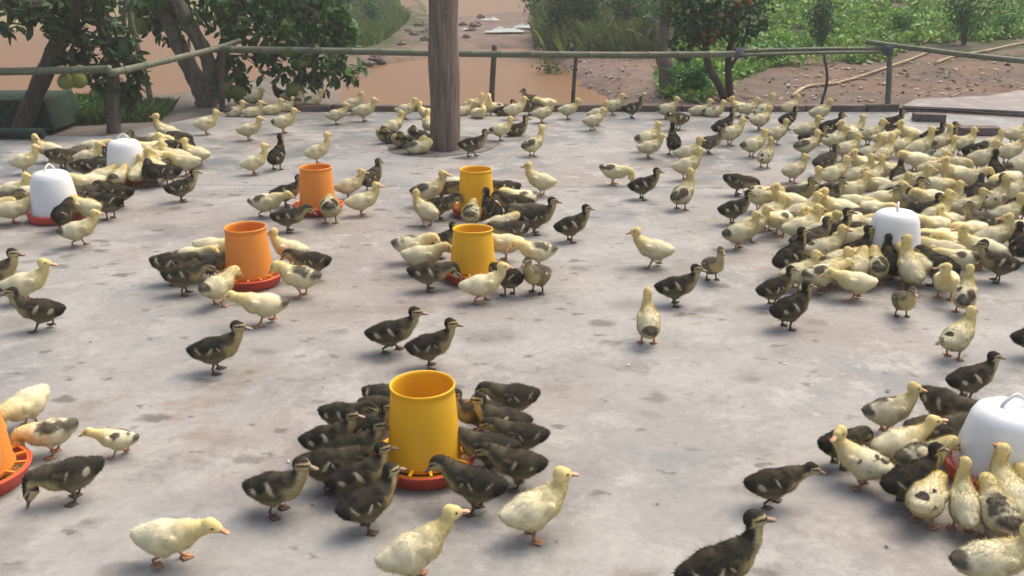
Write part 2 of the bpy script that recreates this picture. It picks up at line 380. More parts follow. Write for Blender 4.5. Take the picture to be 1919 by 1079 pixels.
stake([at(920,196,FY+.05)-np.array([0,0,.15]),at(923,150,FY+.05),at(927,84,FY+.05)],.032)
stake([at(1072,200,FY+.05)-np.array([0,0,.15]),at(1076,150,FY+.05),at(1080,102,FY+.05)],.022)
stake([at(1540,188,11.1)-np.array([0,0,.05]),at(1550,150,11.0),at(1544,100,10.6)],.016)
stake([at(1664,209,10.24)-np.array([0,0,.12]),at(1666,150,10.24),at(1667,87,10.24)],.030,M['bamboo'])
stake([at(415,212,10.3)-np.array([0,0,.1]),at(416,150,10.3),at(418,88,10.3)],.03)
stake([at(2200,240,9.0)-np.array([0,0,.1]),at(2200,190,9.05),at(2200,118,9.1)],.03,M['bamboo'])
stake([at(-380,285,8.75)-np.array([0,0,.1]),at(-380,210,8.75),at(-380,128,8.75)],.03,M['bamboo'])
# lashings of blue-grey twine
o0=Vector(fence.location); TW=mat('twine',(.09,.10,.16),.8)
for P_,r in((at(1386,99,FY),.05),(at(1664,94,10.22),.05)):
    m_=MB(); m_.tube([Vector(P_)-o0+Vector((.09*a/(8*math.pi)-.045,(r-.004*math.sin(a*1.7))*math.cos(a),r*math.sin(a))) for a in np.linspace(0,8*math.pi,60)],.008,5)
    m_.build('lashing',TW,fence)
# black hose on the ground along the right edge, loose bricks
m_=MB(); m_.tube(curve([(*g(x,y,.012)[:2],.022) for x,y in((1660,204),(1760,207),(1850,214),(1940,220),(2150,232))],5),.012,7)
tag(m_.build('hose',M['hose']),'black hose lying along the right edge of the yard','hose')
for (x,y,lab,sx,a) in((1740,226,'dark brick lying just inside the yard below the right fence post',.30,-.12),(1832,252,'larger dark brick lying flat nearer the right edge',.36,-.1)):
    m_=MB(); m_.box((0,0,.0375),(sx,.15,.075),None,.004); p=g(x,y); o=bevel(m_.build('brick',M['brick'],None,False,loc=(p[0],p[1],0)),.006,2); o.rotation_euler.z=a; tag(o,lab,'brick')

# ------------------------------------------------------------------ dark netting-covered crate, far left
cr=empty('netted_crate',(-5.22,9.42,0))
m_=MB(); W_,D_,H_=1.5,.7,.30; nx_,nz_=26,10
def ncl(u,v,w_): # bulged cloth
    return (.010*math.sin(u*13+v*2)+.006*math.sin(v*5+u*7))
V=[];F_=[]
ringN=2*(nx_+8)
prof=[]
for j in range(nz_+1):
    z=H_*j/nz_; sl=1-.10*j/nz_
    ring=[]
    for k in range(nx_): ring.append((-W_/2+W_*k/nx_,-D_/2))
    for k in range(8): ring.append((W_/2,-D_/2+D_*k/8))
    for k in range(nx_): ring.append((W_/2-W_*k/nx_,D_/2))
    for k in range(8): ring.append((-W_/2,D_/2-D_*k/8))
    for k,(a,b) in enumerate(ring):
        n_=ncl(a,z*3,b); V.append((a*sl+(n_ if abs(a)>.7 else 0),b*sl-n_,z-.02))
nR=len(ring)
for j in range(nz_):
    for k in range(nR): k2=(k+1)%nR; F_.append([j*nR+k,j*nR+k2,(j+1)*nR+k2,(j+1)*nR+k])
F_.append([nz_*nR+k for k in range(nR)])
m_.add(V,F_); m_.build('net_cover',M['net'],cr)
m_=MB(); m_.tube([(x_,-.335+.01*math.sin(x_*9),.275+.006*math.sin(x_*14)) for x_ in np.linspace(-.68,.68,18)],.022,7); m_.tube([(.15,-.36,.26),(.28,-.385,.08),(.42,-.362,.25)],.008,5); m_.build('rope',mat('faded_green_rope',(.055,.085,.055),.85),cr)
tag(cr,'low crate wrapped in dark green shade net behind the left rail','crate')
m_=MB(); m_.tube(curve([(-5.6,8.50,.05),(-4.9,8.48,.055),(-4.3,8.50,.05)],8),[.05]*17,10); tag(m_.build('rolled_net',M['net']),'dark green rolled net lying on the yard edge at far left','net')

# ------------------------------------------------------------------ foliage helpers
def leaves(pos,nrm_bias,size,cols,aspect=.45,droop=.3):
    n=len(pos); d=rng.normal(size=(n,3)); d[:,2]-=droop; d/=np.linalg.norm(d,axis=1)[:,None]
    up=rng.normal(size=(n,3))*.6; up[:,2]+=nrm_bias; s=np.cross(d,up); s/=np.linalg.norm(s,axis=1)[:,None]+1e-9
    nn=np.cross(s,d); L_=size[:,None]
    V=np.stack([pos, pos+d*L_*.35+s*L_*aspect*.5+nn*L_*.08, pos+d*L_*.75+s*L_*aspect*.38+nn*L_*.05, pos+d*L_-nn*L_*.05, pos+d*L_*.75-s*L_*aspect*.38+nn*L_*.05, pos+d*L_*.35-s*L_*aspect*.5+nn*L_*.08],1).reshape(-1,3)
    b=np.arange(n)*6; F=np.concatenate([np.stack([b,b+1,b+2,b+3],1),np.stack([b,b+3,b+4,b+5],1)])
    return V,F,np.repeat(cols,6,0)
def leafcols(n,base,var=.35,yel=.15):
    c=np.tile(np.array(base),(n,1))*(1+var*rng.uniform(-1,1,(n,1))); k=rng.random(n)<yel
    c[k]=c[k]*np.array((1.7,1.35,.8)); return c
def blob(c,r,n,flat=.8):
    d=rng.normal(size=(n,3)); d/=np.linalg.norm(d,axis=1)[:,None]; return np.array(c)+d*(r*rng.random((n,1))**.45)*np.array([1,1,flat])
def tree(name,label,stems,clumps,Y,base_px,leafcol,leafsize,n_per,bark,fruits=(),fruitm=None,fruitname='fruit',cat='tree',twigs=True,group=None):
    """stems: list of [(px,py,dY)...], radius0, radius1 ; clumps (px,py,rpx,dY)"""
    b=at(*base_px,Y); gz=height([b[:2]])[0]; r_=empty(name,(b[0],b[1],gz)); off=np.array([b[0],b[1],gz])
    m_=MB(); tips=[]
    for pts,r0,r1 in stems:
        Q=[at(x,y,Y+d)-off for x,y,d in pts]
        if pts[0][1]>=base_px[1]-6: Q[0][2]=-.12
        Q=curve(Q,5); m_.tube(Q,list(np.linspace(r0,r1,len(Q))*(1+.07*np.sin(np.arange(len(Q))*1.9))),10); tips+=Q[len(Q)//3:]
    m_.build('trunk',bark,r_)
    pos=[]; tp=np.array(tips)
    for x,y,rp,d in clumps:
        c=at(x,y,Y+d)-off; rad=rp*np.linalg.norm(at(x,y,Y+d)-np.array([0,0,CAMH]))/FPX
        if twigs:
            m_=MB(); s=tp[np.argmin(np.linalg.norm(tp-c,axis=1)+.3*np.maximum(0,tp[:,2]-c[2]))]; mid=(s+c)/2+rng.normal(size=3)*.04
            m_.tube(curve([s,mid,c],3),[.016,.014,.013,.011,.010,.008,.006],5)
            for k in range(7):
                e=c+rng.normal(size=3)*rad*.55; m_.tube([c if k%2 else mid,(c+e)/2+rng.normal(size=3)*.02,e],[.006,.004,.003],4)
                pos.append(blob(e,rad*.45,int(n_per*rad*rad*22)+4))
            m_.build('branch',bark,r_)
        pos.append(blob(c,rad,int(n_per*rad*rad*60)+5))
    pos=np.concatenate(pos); n=len(pos); V,F,C=leaves(pos,.5,leafsize*rng.uniform(.6,1.25,n),leafcols(n,np.array(leafcol)*np.array((.95,1.22,.9))))
    o=obj('crown',mesh_np('crown',V,F,C),M['leaf'],r_)
    for i,(x,y,rp,d) in enumerate(fruits):
        c=at(x,y,Y+d)-off; R=rp*np.linalg.norm(at(x,y,Y+d)-np.array([0,0,CAMH]))/FPX
        m_=MB(); pr=[(R*math.sin(a)*(1-.06*math.cos(a)),R*(.96*math.cos(a))) for a in np.linspace(0.02,math.pi-.02,12)]; m_.lathe(pr,18); fo=m_.build(fruitname,fruitm,r_); fo.location=c; fo.rotation_euler=(rng.uniform(-.3,.3),rng.uniform(-.3,.3),0)
        m_=MB(); m_.tube([(0,0,R*.9),(.01,.0,R*1.25),(.0,.01,R*1.9)],[.006,.005,.004],5); m_.build('stalk',M['treebark'],fo)
    tag(r_,label,cat,group); return r_
# big pomelo tree behind the fence
tree('pomelo_tree','large fruit tree with three grey stems and big green pomelos behind the fence',
 [([(385,222,0),(384,185,0),(368,150,0),(345,105,.05),(322,55,.1),(298,0,.2),(280,-70,.3)],.125,.07),
  ([(388,200,-.02),(398,150,-.05),(384,98,-.1),(352,42,-.15),(328,-12,-.2),(300,-90,-.3)],.10,.06),
  ([(398,190,.05),(412,135,.05),(424,80,.1),(440,10,.2),(470,-60,.3)],.085,.05),
  ([(424,80,.1),(480,30,.0),(540,10,-.1),(590,20,-.2)],.04,.02),([(440,10,.2),(520,-30,.1),(610,-30,.1)],.04,.02)],
 [(560,28,52,-.2),(600,72,40,-.3),(628,35,38,-.2),(520,62,44,-.3),(575,112,36,-.35),(622,128,30,-.35),(645,142,18,-.35),(556,150,18,-.35),(596,160,16,-.3),(470,18,55,0),(436,62,34,-.1),(402,12,45,.1),(486,100,20,-.2),(335,18,44,.2),(305,58,30,.2),(452,148,12,-.2),(440,118,18,-.1),
  (640,80,20,-.2),(585,8,50,.1),(500,-20,60,.2),(420,-30,60,.2),(340,-40,60,.2),(600,-40,60,0),(545,85,30,-.4),(300,20,40,.3),(508,120,12,-.2),(430,175,9,-.2),(415,160,9,-.2)],
 10.9,(385,214),(.04,.088,.026),.135,6.2,M['treebark'],
 [(540,55,20,-.3),(566,110,16,-.45),(553,170,17,-.4),(427,170,15,-.25),(447,173,15,-.22),(262,47,16,.1),(258,12,17,.15),(580,70,12,-.2)],M['pomelo'],'pomelo')
# leaning trunk tree, far left
tree('pomelo_tree','dark leaning fruit tree at far left with two hanging green pomelos',
 [([(22,268,0),(60,190,0),(98,105,0),(130,40,0),(155,-20,0),(180,-90,0)],.085,.07),
  ([(130,40,0),(90,15,-.1),(40,18,-.2),(-10,30,-.3)],.03,.015),
  ([(205,215,.1),(190,165,.1),(165,120,.1),(150,70,.05),(142,20,0)],.022,.02)],
 [(62,34,22,-.2),(92,48,16,-.2),(30,18,24,-.2),(112,62,24,.0),(140,72,24,.1),(148,108,20,.1),(178,82,34,.15),(165,28,42,.1),(205,28,40,.2),(110,18,30,0),(220,70,26,.2),(160,140,14,0),(122,108,14,0),(195,130,18,.1),(236,110,16,.2),(175,-30,50,0),(90,-20,40,0),(20,-10,40,-.2),(188,165,10,0),(3,55,8,-.2)],
 8.98,(22,262),(.03,.062,.022),.12,2.4,M['darkbark'],[(124,153,14,-.2),(147,150,14,-.15)],M['pomelo'],'pomelo')
# grey forked trunk at the fence corner
tree('fruit_tree','slim pale grey trunk standing at the left fence corner',
 [([(213,262,0),(212,195,0),(210,130,0),(196,65,0),(178,0,.05),(165,-80,.1)],.072,.055),([(210,130,0),(226,110,0),(262,118,.1)],.02,.01),([(212,150,0),(230,60,.1),(238,-20,.2)],.03,.02)],
 [(252,118,12,.1),(238,82,14,.1),(262,135,12,.1),(205,-30,46,.1),(240,-40,40,.2),(236,160,14,.1),(255,165,14,.12),(242,190,9,.1)],9.25,(213,256),(.035,.07,.025),.12,2.4,M['treebark'])
m_=MB(); m_.tube(curve([at(290,212,10.2)-np.array([0,0,.15]),at(272,140,10.2),at(250,60,10.2),at(228,-40,10.2)],5),np.linspace(.034,.026,16),9); tag(m_.build('prop_pole',M['treebark']),'thin slanting wooden prop pole right of the left fence corner','pole')
m_=MB(); m_.tube(curve([at(-300,12,9.5),at(0,10,9.5),at(120,7,9.5),at(215,4,9.5)],5),.05,10); tag(m_.build('trellis_pole',M['darkbark']),'dark horizontal pole across the top left corner under the leaves','pole')
# mandarin tree
tree('mandarin_tree','small dark orange tree with two slender stems behind the fence',
 [([(1364,205,0),(1350,165,0),(1328,125,0),(1322,85,0),(1305,40,.05),(1295,-20,.1)],.052,.03),
  ([(1372,205,.05),(1366,150,.05),(1366,100,.05),(1378,55,.05),(1392,0,.1)],.05,.03),([(1366,130,.05),(1390,90,0),(1405,40,0)],.025,.015)],
 [(1292,68,32,0),(1312,28,42,0),(1360,22,46,-.1),(1400,42,34,0),(1422,10,34,.1),(1342,72,24,0),(1268,28,26,.1),(1376,66,24,-.1),(1330,-30,60,.1),(1400,-30,55,.1),(1282,100,14,0),(1262,-20,40,.1),(1318,52,30,-.15)],
 11.4,(1366,204),(.026,.066,.022),.085,12,M['darkbark'],[(1318,62,6,-.25),(1334,76,6,-.25),(1308,84,5,-.2),(1382,6,7,-.25),(1402,3,7,-.2),(1343,60,5,-.3),(1350,30,5,-.35)],M['orange'],'mandarin')

# ------------------------------------------------------------------ background vegetation
def in_poly(P,pts): return sdf_poly(P,np.array(pts))<0
def region(pts): return [hit(x,y)[:2] for x,y in pts]
def scatter(pl,n):
    pl=np.array(pl); lo,hi=pl.min(0),pl.max(0); out=[]
    while sum(map(len,out))<n:
        P=rng.uniform(lo,hi,(n*2,2)); out.append(P[in_poly(P,pl)])
    return np.concatenate(out)[:n]
def cover(name,label,polys,n,base,size,hmax,dens_seed,thr,cat='ground cover',mat_=M['leaf'],aspect=.6):
    Ps=[]
    for pl,k in polys: Ps.append(scatter(pl,int(n*k)))
    P=np.concatenate(Ps); keep=fbm(P,1.1,dens_seed)+.12*rng.random(len(P))>thr; P=P[keep]
    clump=fbm(P,2.6,dens_seed+3); z=height(P)+hmax*np.clip(clump*1.5-.25,.05,1)*rng.random(len(P))**.6
    wet_=height(P)>ZW+.04; P=P[wet_]; z=z[wet_]; clump=clump[wet_]
    n_=len(P); c=leafcols(n_,base,.3,.2)*(.65+.8*clump[:,None])
    V,F,C=leaves(np.c_[P,z],1.6,size*rng.uniform(.5,1.3,n_),c,aspect,.05)
    return tag(obj(name,mesh_np(name,V,F,C),mat_),label,cat,kind='stuff')
RC=region([(1255,112),(1390,150),(1440,128),(1560,118),(1640,122),(1700,96),(1760,92),(1800,86),(1919,70),(2150,60),(2150,-14),(1600,-14),(1200,-14),(1180,40),(1240,80)])
RN=region([(1250,186),(1300,196),(1345,180),(1400,140),(1380,110),(1290,105),(1240,120),(1232,160)])
cover('ground_cover','low bright green leafy ground cover over the slope at right',[(RC,1.0),(RN,.10)],72000,(.12,.25,.038),.095,.16,51,.45)
RS=region([(985,10),(1010,40),(1000,92),(1060,112),(1150,104),(1250,108),(1290,60),(1290,-10),(1040,-14)])
cover('undergrowth','tangled dull green undergrowth on the bank behind the fence',[(RS,1.0)],26000,(.065,.13,.035),.10,.42,61,.40)
RB=region([(590,84),(650,96),(720,78),(765,40),(745,0),(700,-14),(560,-14),(540,30)])
def blades(name,label,pl,n,base,h0):
    P=scatter(pl,n); keep=fbm(P,1.4,71)>.44; P=P[keep]; z=height(P); k=z>ZW+.05; P=P[k]; z=z[k]; n=len(P)
    a=rng.uniform(0,2*np.pi,n); d=np.c_[np.cos(a),np.sin(a)]; h=h0*rng.uniform(.4,1.3,n); wd=.007+.012*rng.random(n); ln=rng.uniform(.1,.8,n)*h
    s=np.c_[-d[:,1],d[:,0]]*wd[:,None]; b=np.c_[P,z]
    V=np.stack([b-np.c_[s,np.zeros(n)],b+np.c_[s,np.zeros(n)],b+np.c_[d*ln[:,None]*.4+s*.6,h*.7],b+np.c_[d*ln[:,None],h]],1).reshape(-1,3)
    i=np.arange(n)*4; F=np.stack([i,i+1,i+2,i+3],1); C=np.repeat(leafcols(n,base,.35,.25),4,0)
    return tag(obj(name,mesh_np(name,V,F,C),M['grass']),label,'grass',kind='stuff')
blades('bank_grass','rough green grass on the bank between the two ponds',RB,30000,(.10,.165,.05),.22)
blades('shore_grass','short green grass at the pond edge behind the left crate',region([(118,235),(300,228),(330,200),(200,196),(110,205)]),9000,(.075,.15,.04),.14)
blades('tangled_grass','loose dull green and straw grass among the shrubs on the tangled bank',RS,16000,(.12,.17,.055),.48)
# shrubs, each a thing of its own
def shrub(px,py,h,wd,label,base,size,n,stalk=5,dead=False,nm='shrub',cat='shrub'):
    b=hit(px,py); r_=empty(nm,tuple(b)); m_=MB(); tips=[]
    for k in range(stalk):
        a=rng.uniform(0,6.28); t=np.array([math.cos(a)*wd*rng.uniform(.1,.6),math.sin(a)*wd*rng.uniform(.1,.6),h*rng.uniform(.6,1.0)])
        Q=curve([np.array([0,0,-.08]),t*np.array([.3,.3,.5]),t],4); m_.tube(Q,np.linspace(.016,.005,len(Q)),5); tips+=Q[3:]
    m_.build('stems',M['stick'],r_)
    tips=np.array(tips); pos=np.concatenate([blob(t,wd*.24,max(4,int(n/len(tips)))) for t in tips]); k=len(pos)
    V,F,C=leaves(pos,.7,size*rng.uniform(.6,1.3,k),leafcols(k,np.array(base)*np.array((1.0,1.4,.8)),.35,.12),.5,.2)
    obj('foliage',mesh_np('foliage',V,F,C),M['leaf'],r_); return tag(r_,label,cat)
shrub(1540,96,.95,.75,'dark green shrub on the slope left of the bright ground cover',(.035,.085,.035),.07,900)
shrub(1805,84,1.05,.9,'bright green young tree with thin stems by the slanting bamboo, top right',(.06,.135,.04),.08,800,6)
shrub(1690,64,.4,.6,'low round green shrub right of the slanting pole',(.06,.14,.03),.06,500)
shrub(1868,70,.42,.8,'low dense green bush at the right edge of the slope',(.055,.13,.035),.06,700)
shrub(1040,96,1.7,1.1,'tall weedy shrub at the left end of the tangled bank',(.05,.09,.04),.09,1200,11)
shrub(1105,86,1.7,1.1,'leafy shrub beside the dry stalks on the tangled bank',(.05,.10,.04),.10,1300,11)
shrub(1175,80,1.5,1.1,'green shrub under the pale dead branch',(.045,.10,.045),.10,1300,10)
shrub(1225,96,1.2,.8,'bluish green shrub left of the small orange tree',(.04,.095,.05),.07,700,7)
shrub(1005,60,.9,.7,'thin dark shrub at the far pond corner',(.045,.08,.04),.07,380,9)
shrub(1035,160,.55,.6,'sparse green weed leaning over the near pond edge',(.05,.085,.04),.06,260,6)
shrub(702,52,.75,.7,'dark leafy bush on the grassy bank left of the post',(.035,.09,.035),.085,650,6)
shrub(655,22,.9,.8,'rounded bush at the top of the grassy bank',(.05,.10,.04),.08,650,6)
shrub(1300,176,.38,.55,'bright broad-leaved plant below the small orange tree',(.05,.15,.045),.08,500,6)
shrub(1440,118,.30,.6,'low plant at the edge of the bare dirt behind the rail',(.045,.12,.04),.07,420,6)
shrub(168,224,.22,.4,'low green plant at the pond edge beside the crate',(.06,.13,.035),.06,320,5)
# grey stump and pale dead branch, dry stalks
m_=MB(); b=hit(1254,172); m_.tube(curve([b-np.array([0,0,.1]),at(1250,130,b[1]),at(1242,95,b[1]+.1),at(1250,30,b[1]+.2),at(1246,-30,b[1]+.3)],5),np.linspace(.12,.085,21),10); tag(m_.build('tree_trunk',M['treebark']),'greyish leaning trunk left of the small orange tree','trunk')
b=hit(1208,100); Yb=b[1]
m_=MB(); m_.tube(curve([b,at(1215,62,Yb),at(1235,40,Yb-.1),at(1262,22,Yb-.1)],4),np.linspace(.035,.016,13),7); m_.tube(curve([at(1234,40,Yb-.1),at(1215,30,Yb-.1),at(1205,32,Yb-.2)],4),np.linspace(.018,.008,9),6); m_.tube(curve([at(1212,72,Yb),at(1180,56,Yb),at(1155,60,Yb)],4),np.linspace(.02,.01,9),6)
tag(m_.build('dead_branch',mat('bleached_wood',(.34,.33,.27),.85,nscale=8)),'pale forked dead branch lying on the tangled bank','branch')
for (x0,y0,x1,y1,lab) in((1115,98,1152,28,'long dry yellow stalk leaning right on the tangled bank'),(1034,96,1036,20,'upright thin green stalk at the left of the tangled bank'),(1066,66,1088,46,'short dry stalk leaning left of the long one'),(1100,55,1128,5,'thin brown stalk behind the long dry one')):
    b=hit(x0,y0); m_=MB(); m_.tube(curve([b-np.array([0,0,.05]),(b+at(x1,y1,b[1]))/2+rng.normal(size=3)*.02,at(x1,y1,b[1])],4),np.linspace(.013,.007,9),6); tag(m_.build('dry_stalk',M['dry']),lab,'stalk')
# bamboo canes lying on the dirt
for pts,r,lab in(([(1484,184),(1512,166),(1560,160),(1610,148),(1660,130),(1712,112),(1745,98)],.022,'long dry bamboo cane lying across the bare dirt'),
                 ([(1752,122),(1790,108),(1850,98),(1919,84),(2000,80)],.022,'dry bamboo cane at the foot of the slope at right'),
                 ([(1730,84),(1768,62),(1782,46),(1792,36)],.026,'short broken bamboo length on the slope'),([(1742,32),(1752,14),(1765,-5)],.035,'grey slanting bamboo pole at the top right slope'),
                 ([(1530,165),(1570,152),(1620,150)],.010,'thin dry twig beside the long cane'),([(1782,182),(1800,176),(1812,170)],.008,'small pale twig on the bare dirt near the pad')):
    Q=[hit(x,y)+np.array([0,0,r*1.1]) for x,y in pts]; m_=MB(); Q=curve(Q,5); m_.tube(Q,np.linspace(r,r*.7,len(Q)),8); tag(m_.build('bamboo_cane',M['dry']),lab,'cane')
# rubble and rags on the far bank
def rock(p,r,parent=None):
    m_=MB(); V=[];n=0
    th=np.linspace(0,math.pi,6); 
    for i,a in enumerate(th):
        for k in range(8):
            b=2*math.pi*k/8; q=r*rng.uniform(.75,1.1); V.append((q*math.sin(a)*math.cos(b)*1.2,q*math.sin(a)*math.sin(b),q*math.cos(a)*.6))
    F_=[[i*8+k,i*8+(k+1)%8,(i+1)*8+(k+1)%8,(i+1)*8+k] for i in range(5) for k in range(8)]; m_.add(V,F_)
    return m_.build('rubble_stone',M['stone'],None,False,loc=p)
PLC=[(874,70,.10,'rubble stone right beside the post on the mud'),(882,58,.13,'brown rubble stone above the fence rail right of the post'),(890,50,.17,'long flat rubble stone near the upper pond'),(868,47,.11,'small rubble stone at the upper pond edge behind the post'),(901,33,.13,'rubble stone half in the upper pond'),
 (788,48,.15,'rubble stone at the top left of the stony bank'),(800,60,.13,'rubble stone touching the left side of the post'),(778,66,.16,'broad rubble stone on the stony bank left of the post'),(804,76,.17,'dark rubble stone just above the rail left of the post'),(765,58,.09,'small rubble stone highest on the grassy side'),
 (752,84,.10,'small rubble stone resting by the rail, left end'),(706,116,.17,'rubble stone at the tip of the muddy spit'),(690,124,.13,'rubble stone second from the tip of the spit'),(672,132,.10,'small rubble stone third from the tip of the spit'),(655,136,.14,'rubble stone at the landward end of the spit')]
for (x,y,r,lab) in PLC:
    p=hit(x,y); o=rock(tuple(p+np.array([0,0,r*.15])),r); o.rotation_euler.z=rng.uniform(0,6.28); tag(o,lab,'stone','rubble stones on the far bank')
for i,(x,y,wd,lab) in enumerate(((946,62,.9,'crumpled white plastic sheet on the far bank right of the post'),(985,54,.6,'small white plastic scrap beside the crumpled sheet'),(872,58,.22,'round white scrap on the mud just right of the post'),(918,40,.5,'pale flat board at the upper pond edge'))):
    p=hit(x,y); m_=MB(); n_=9; V=[];F_=[]
    for a in range(n_):
        for b in range(n_): V.append((wd*(a/(n_-1)-.5)*(1+.2*rng.normal()*.3),wd*.5*(b/(n_-1)-.5),.04+.10*wd*abs(rng.normal())*math.sin(math.pi*a/(n_-1))*math.sin(math.pi*b/(n_-1))))
    F_=[[a*n_+b,a*n_+b+1,(a+1)*n_+b+1,(a+1)*n_+b] for a in range(n_-1) for b in range(n_-1)]; m_.add(V,F_); tag(m_.build('plastic_scrap',M['rag'],None,True,loc=tuple(p)),lab,'scrap')
# leaf litter on dirt + droppings/feed crumbs on the yard
def litter(name,label,P,z,size,cols,flat=.25):
    n=len(P); a=rng.uniform(0,6.28,n); d=np.c_[np.cos(a),np.sin(a),flat*rng.normal(size=n)]; s=np.c_[-np.sin(a),np.cos(a),flat*rng.normal(size=n)]
    b=np.c_[P,z+.003+size*.1]; u=size[:,None]; h=np.array([0,0,1.])*u*.18
    V=np.stack([b-d*u*.5,b-s*u*.28,b+d*u*.5,b+s*u*.28,b+h],1).reshape(-1,3); i=np.arange(n)*5
    F=np.concatenate([np.stack([i+k,i+(k+1)%4,i+4],1) for k in range(4)]); return tag(obj(name,mesh_np(name,V,F,np.repeat(cols,5,0),False),M['debris']),label,'litter',kind='stuff')
P=np.concatenate([scatter(region([(1240,195),(1660,190),(1919,170),(2100,150),(1919,95),(1700,112),(1480,130),(1400,160)]),420),scatter(region([(1060,120),(1250,110),(1240,190),(1180,200),(1100,160)]),160)])
pal=np.array([(.24,.20,.15),(.34,.30,.25),(.10,.07,.045),(.08,.06,.045),(.17,.12,.07)])
litter('leaf_litter','fallen dry leaves scattered over the bare dirt behind the fence',P,height(P),rng.uniform(.03,.11,len(P)),pal[rng.integers(0,5,len(P))])
P=np.c_[rng.uniform(-5.5,5.8,1500),rng.uniform(1.6,9.6,1500)][:620]; P=P[fbm(P,1.3,91)>.42]
pal=np.array([(.10,.09,.08),(.14,.12,.10),(.12,.11,.10),(.50,.47,.42),(.22,.17,.11)])
litter('yard_litter','small dark droppings and pale feed crumbs scattered on the concrete',P,np.zeros(len(P)),rng.uniform(.006,.019,len(P))*np.where(rng.random(len(P))<.1,1.8,1),pal[rng.choice(5,len(P),p=[.36,.25,.17,.12,.10])],.12)

# ------------------------------------------------------------------ feeders and drinkers
FIX=[]
def feeder(px,py,m,label,H=.30,tilt=(0,0)):
    p=g(px,py); r_=empty('feeder',(p[0],p[1],0)); FIX.append((p[0],p[1],.118))
    m_=MB(); m_.lathe([(0,.012),(.09,.012),(.135,.016),(.154,.052),(.162,.058),(.166,.052),(.160,.046),(.143,.004),(.13,0),(0,0)],48); m_.build('pan',M['red_p'],r_)
    m_=MB(); m_.lathe([(.0,.032),(.10,.03),(.142,.024)],40); m_.build('feed',M['feed'],r_)
    gr=MB()
    gr.lathe([(.112,.058),(.120,.062),(.120,.054),(.112,.052),(.112,.058)],40); gr.lathe([(.150,.056),(.156,.061),(.156,.054),(.150,.052),(.150,.056)],40)
    for k in range(14):
        a=2*math.pi*k/14; gr.box((.135*math.cos(a),.135*math.sin(a),.0575),(.036,.008,.007),Matrix.Rotation(a,3,'Z'))
    gr.build('feed_grid',m,r_,smooth=False)
    m_=MB(); t=.0035
    m_.lathe([(.117,.045),(.112,.12),(.1010,H-.03),(.0990,H-.012),(.1020,H-.010),(.1030,H-.003),(.1005,H),(.0965,H-.002),(.0950,H-.012),(.0970,H-.03),(.1075,.12),(.112,.045),(.117,.045)],56)
    h=m_.build('hopper',m,r_); h.rotation_euler=(tilt[0],tilt[1],0)
    m_=MB(); m_.lathe([(0,.115),(.05,.11),(.1015,.095)],32); m_.build('feed',M['feed'],r_)
    r_.rotation_euler.z=random.uniform(0,1); tag(r_,label,'feeder','hopper feeders set out on the yard'); return p
feeder(797,877,M['yellow_p'],'large yellow hopper feeder nearest the camera, ringed by dark ducklings')
feeder(886,520,M['yellow_p'],'squat yellow hopper feeder in the middle of the yard',.262,(-.05,.02))
feeder(893,402,M['yellow_p'],'farthest yellow hopper feeder in front of the wooden post')
feeder(470,531,M['orange_p'],'orange hopper feeder in the middle left of the yard')
feeder(597,397,M['orange_p'],'farthest orange hopper feeder with a red pan')
feeder(-44,905,M['orange_p'],'orange hopper feeder cut off by the left edge of the picture')
def drinker(px,py,label,k=1.0,rz=0.):
    p=g(px,py); r_=empty('drinker',(p[0],p[1],0),rz); FIX.append((p[0],p[1],.150))
    m_=MB(); m_.lathe([(0,.012),(.13,.012),(.150,.022),(.160,.052),(.166,.056),(.170,.050),(.165,.020),(.155,0),(0,0)],48); m_.build('basin',M['red_p'],r_)
    m_=MB(); m_.lathe([(.0,.040),(.155,.040)],40); m_.build('water',mat('clear_water_film',(.22,.10,.08),.06,spec=.5) if 'clear_water_film' not in bpy.data.materials else bpy.data.materials['clear_water_film'],r_)
    H=.29*k
    m_=MB(); m_.lathe([(.138,.03),(.145,.032),(.146,.06),(.141,.10),(.124,H*.70),(.116,H*.84),(.104,H*.93),(.082,H*.98),(.05,H*1.005),(.0,H*1.008)],56); m_.build('dome',M['white_p'],r_)
    m_=MB(); m_.tube(curve([(-.045,0,H*.985),(-.034,0,H+.018),(-.008,0,H+.038),(.008,0,H+.038),(.034,0,H+.018),(.045,0,H*.985)],4),.0060,8); m_.build('handle',M['white_p'],r_)
    tag(r_,label,'drinker','white dome drinkers on the yard')
drinker(1874,897,'large white dome drinker at the lower right, half out of the picture',.87,.15)
drinker(1667,498,'white dome drinker in the middle of the crowded flock at right',1.06,1.2)
drinker(108,411,'white dome drinker nearest the left edge of the yard',1.08,1.3)
drinker(242,340,'white dome drinker behind the left one, near the fence corner',1.08,.1)

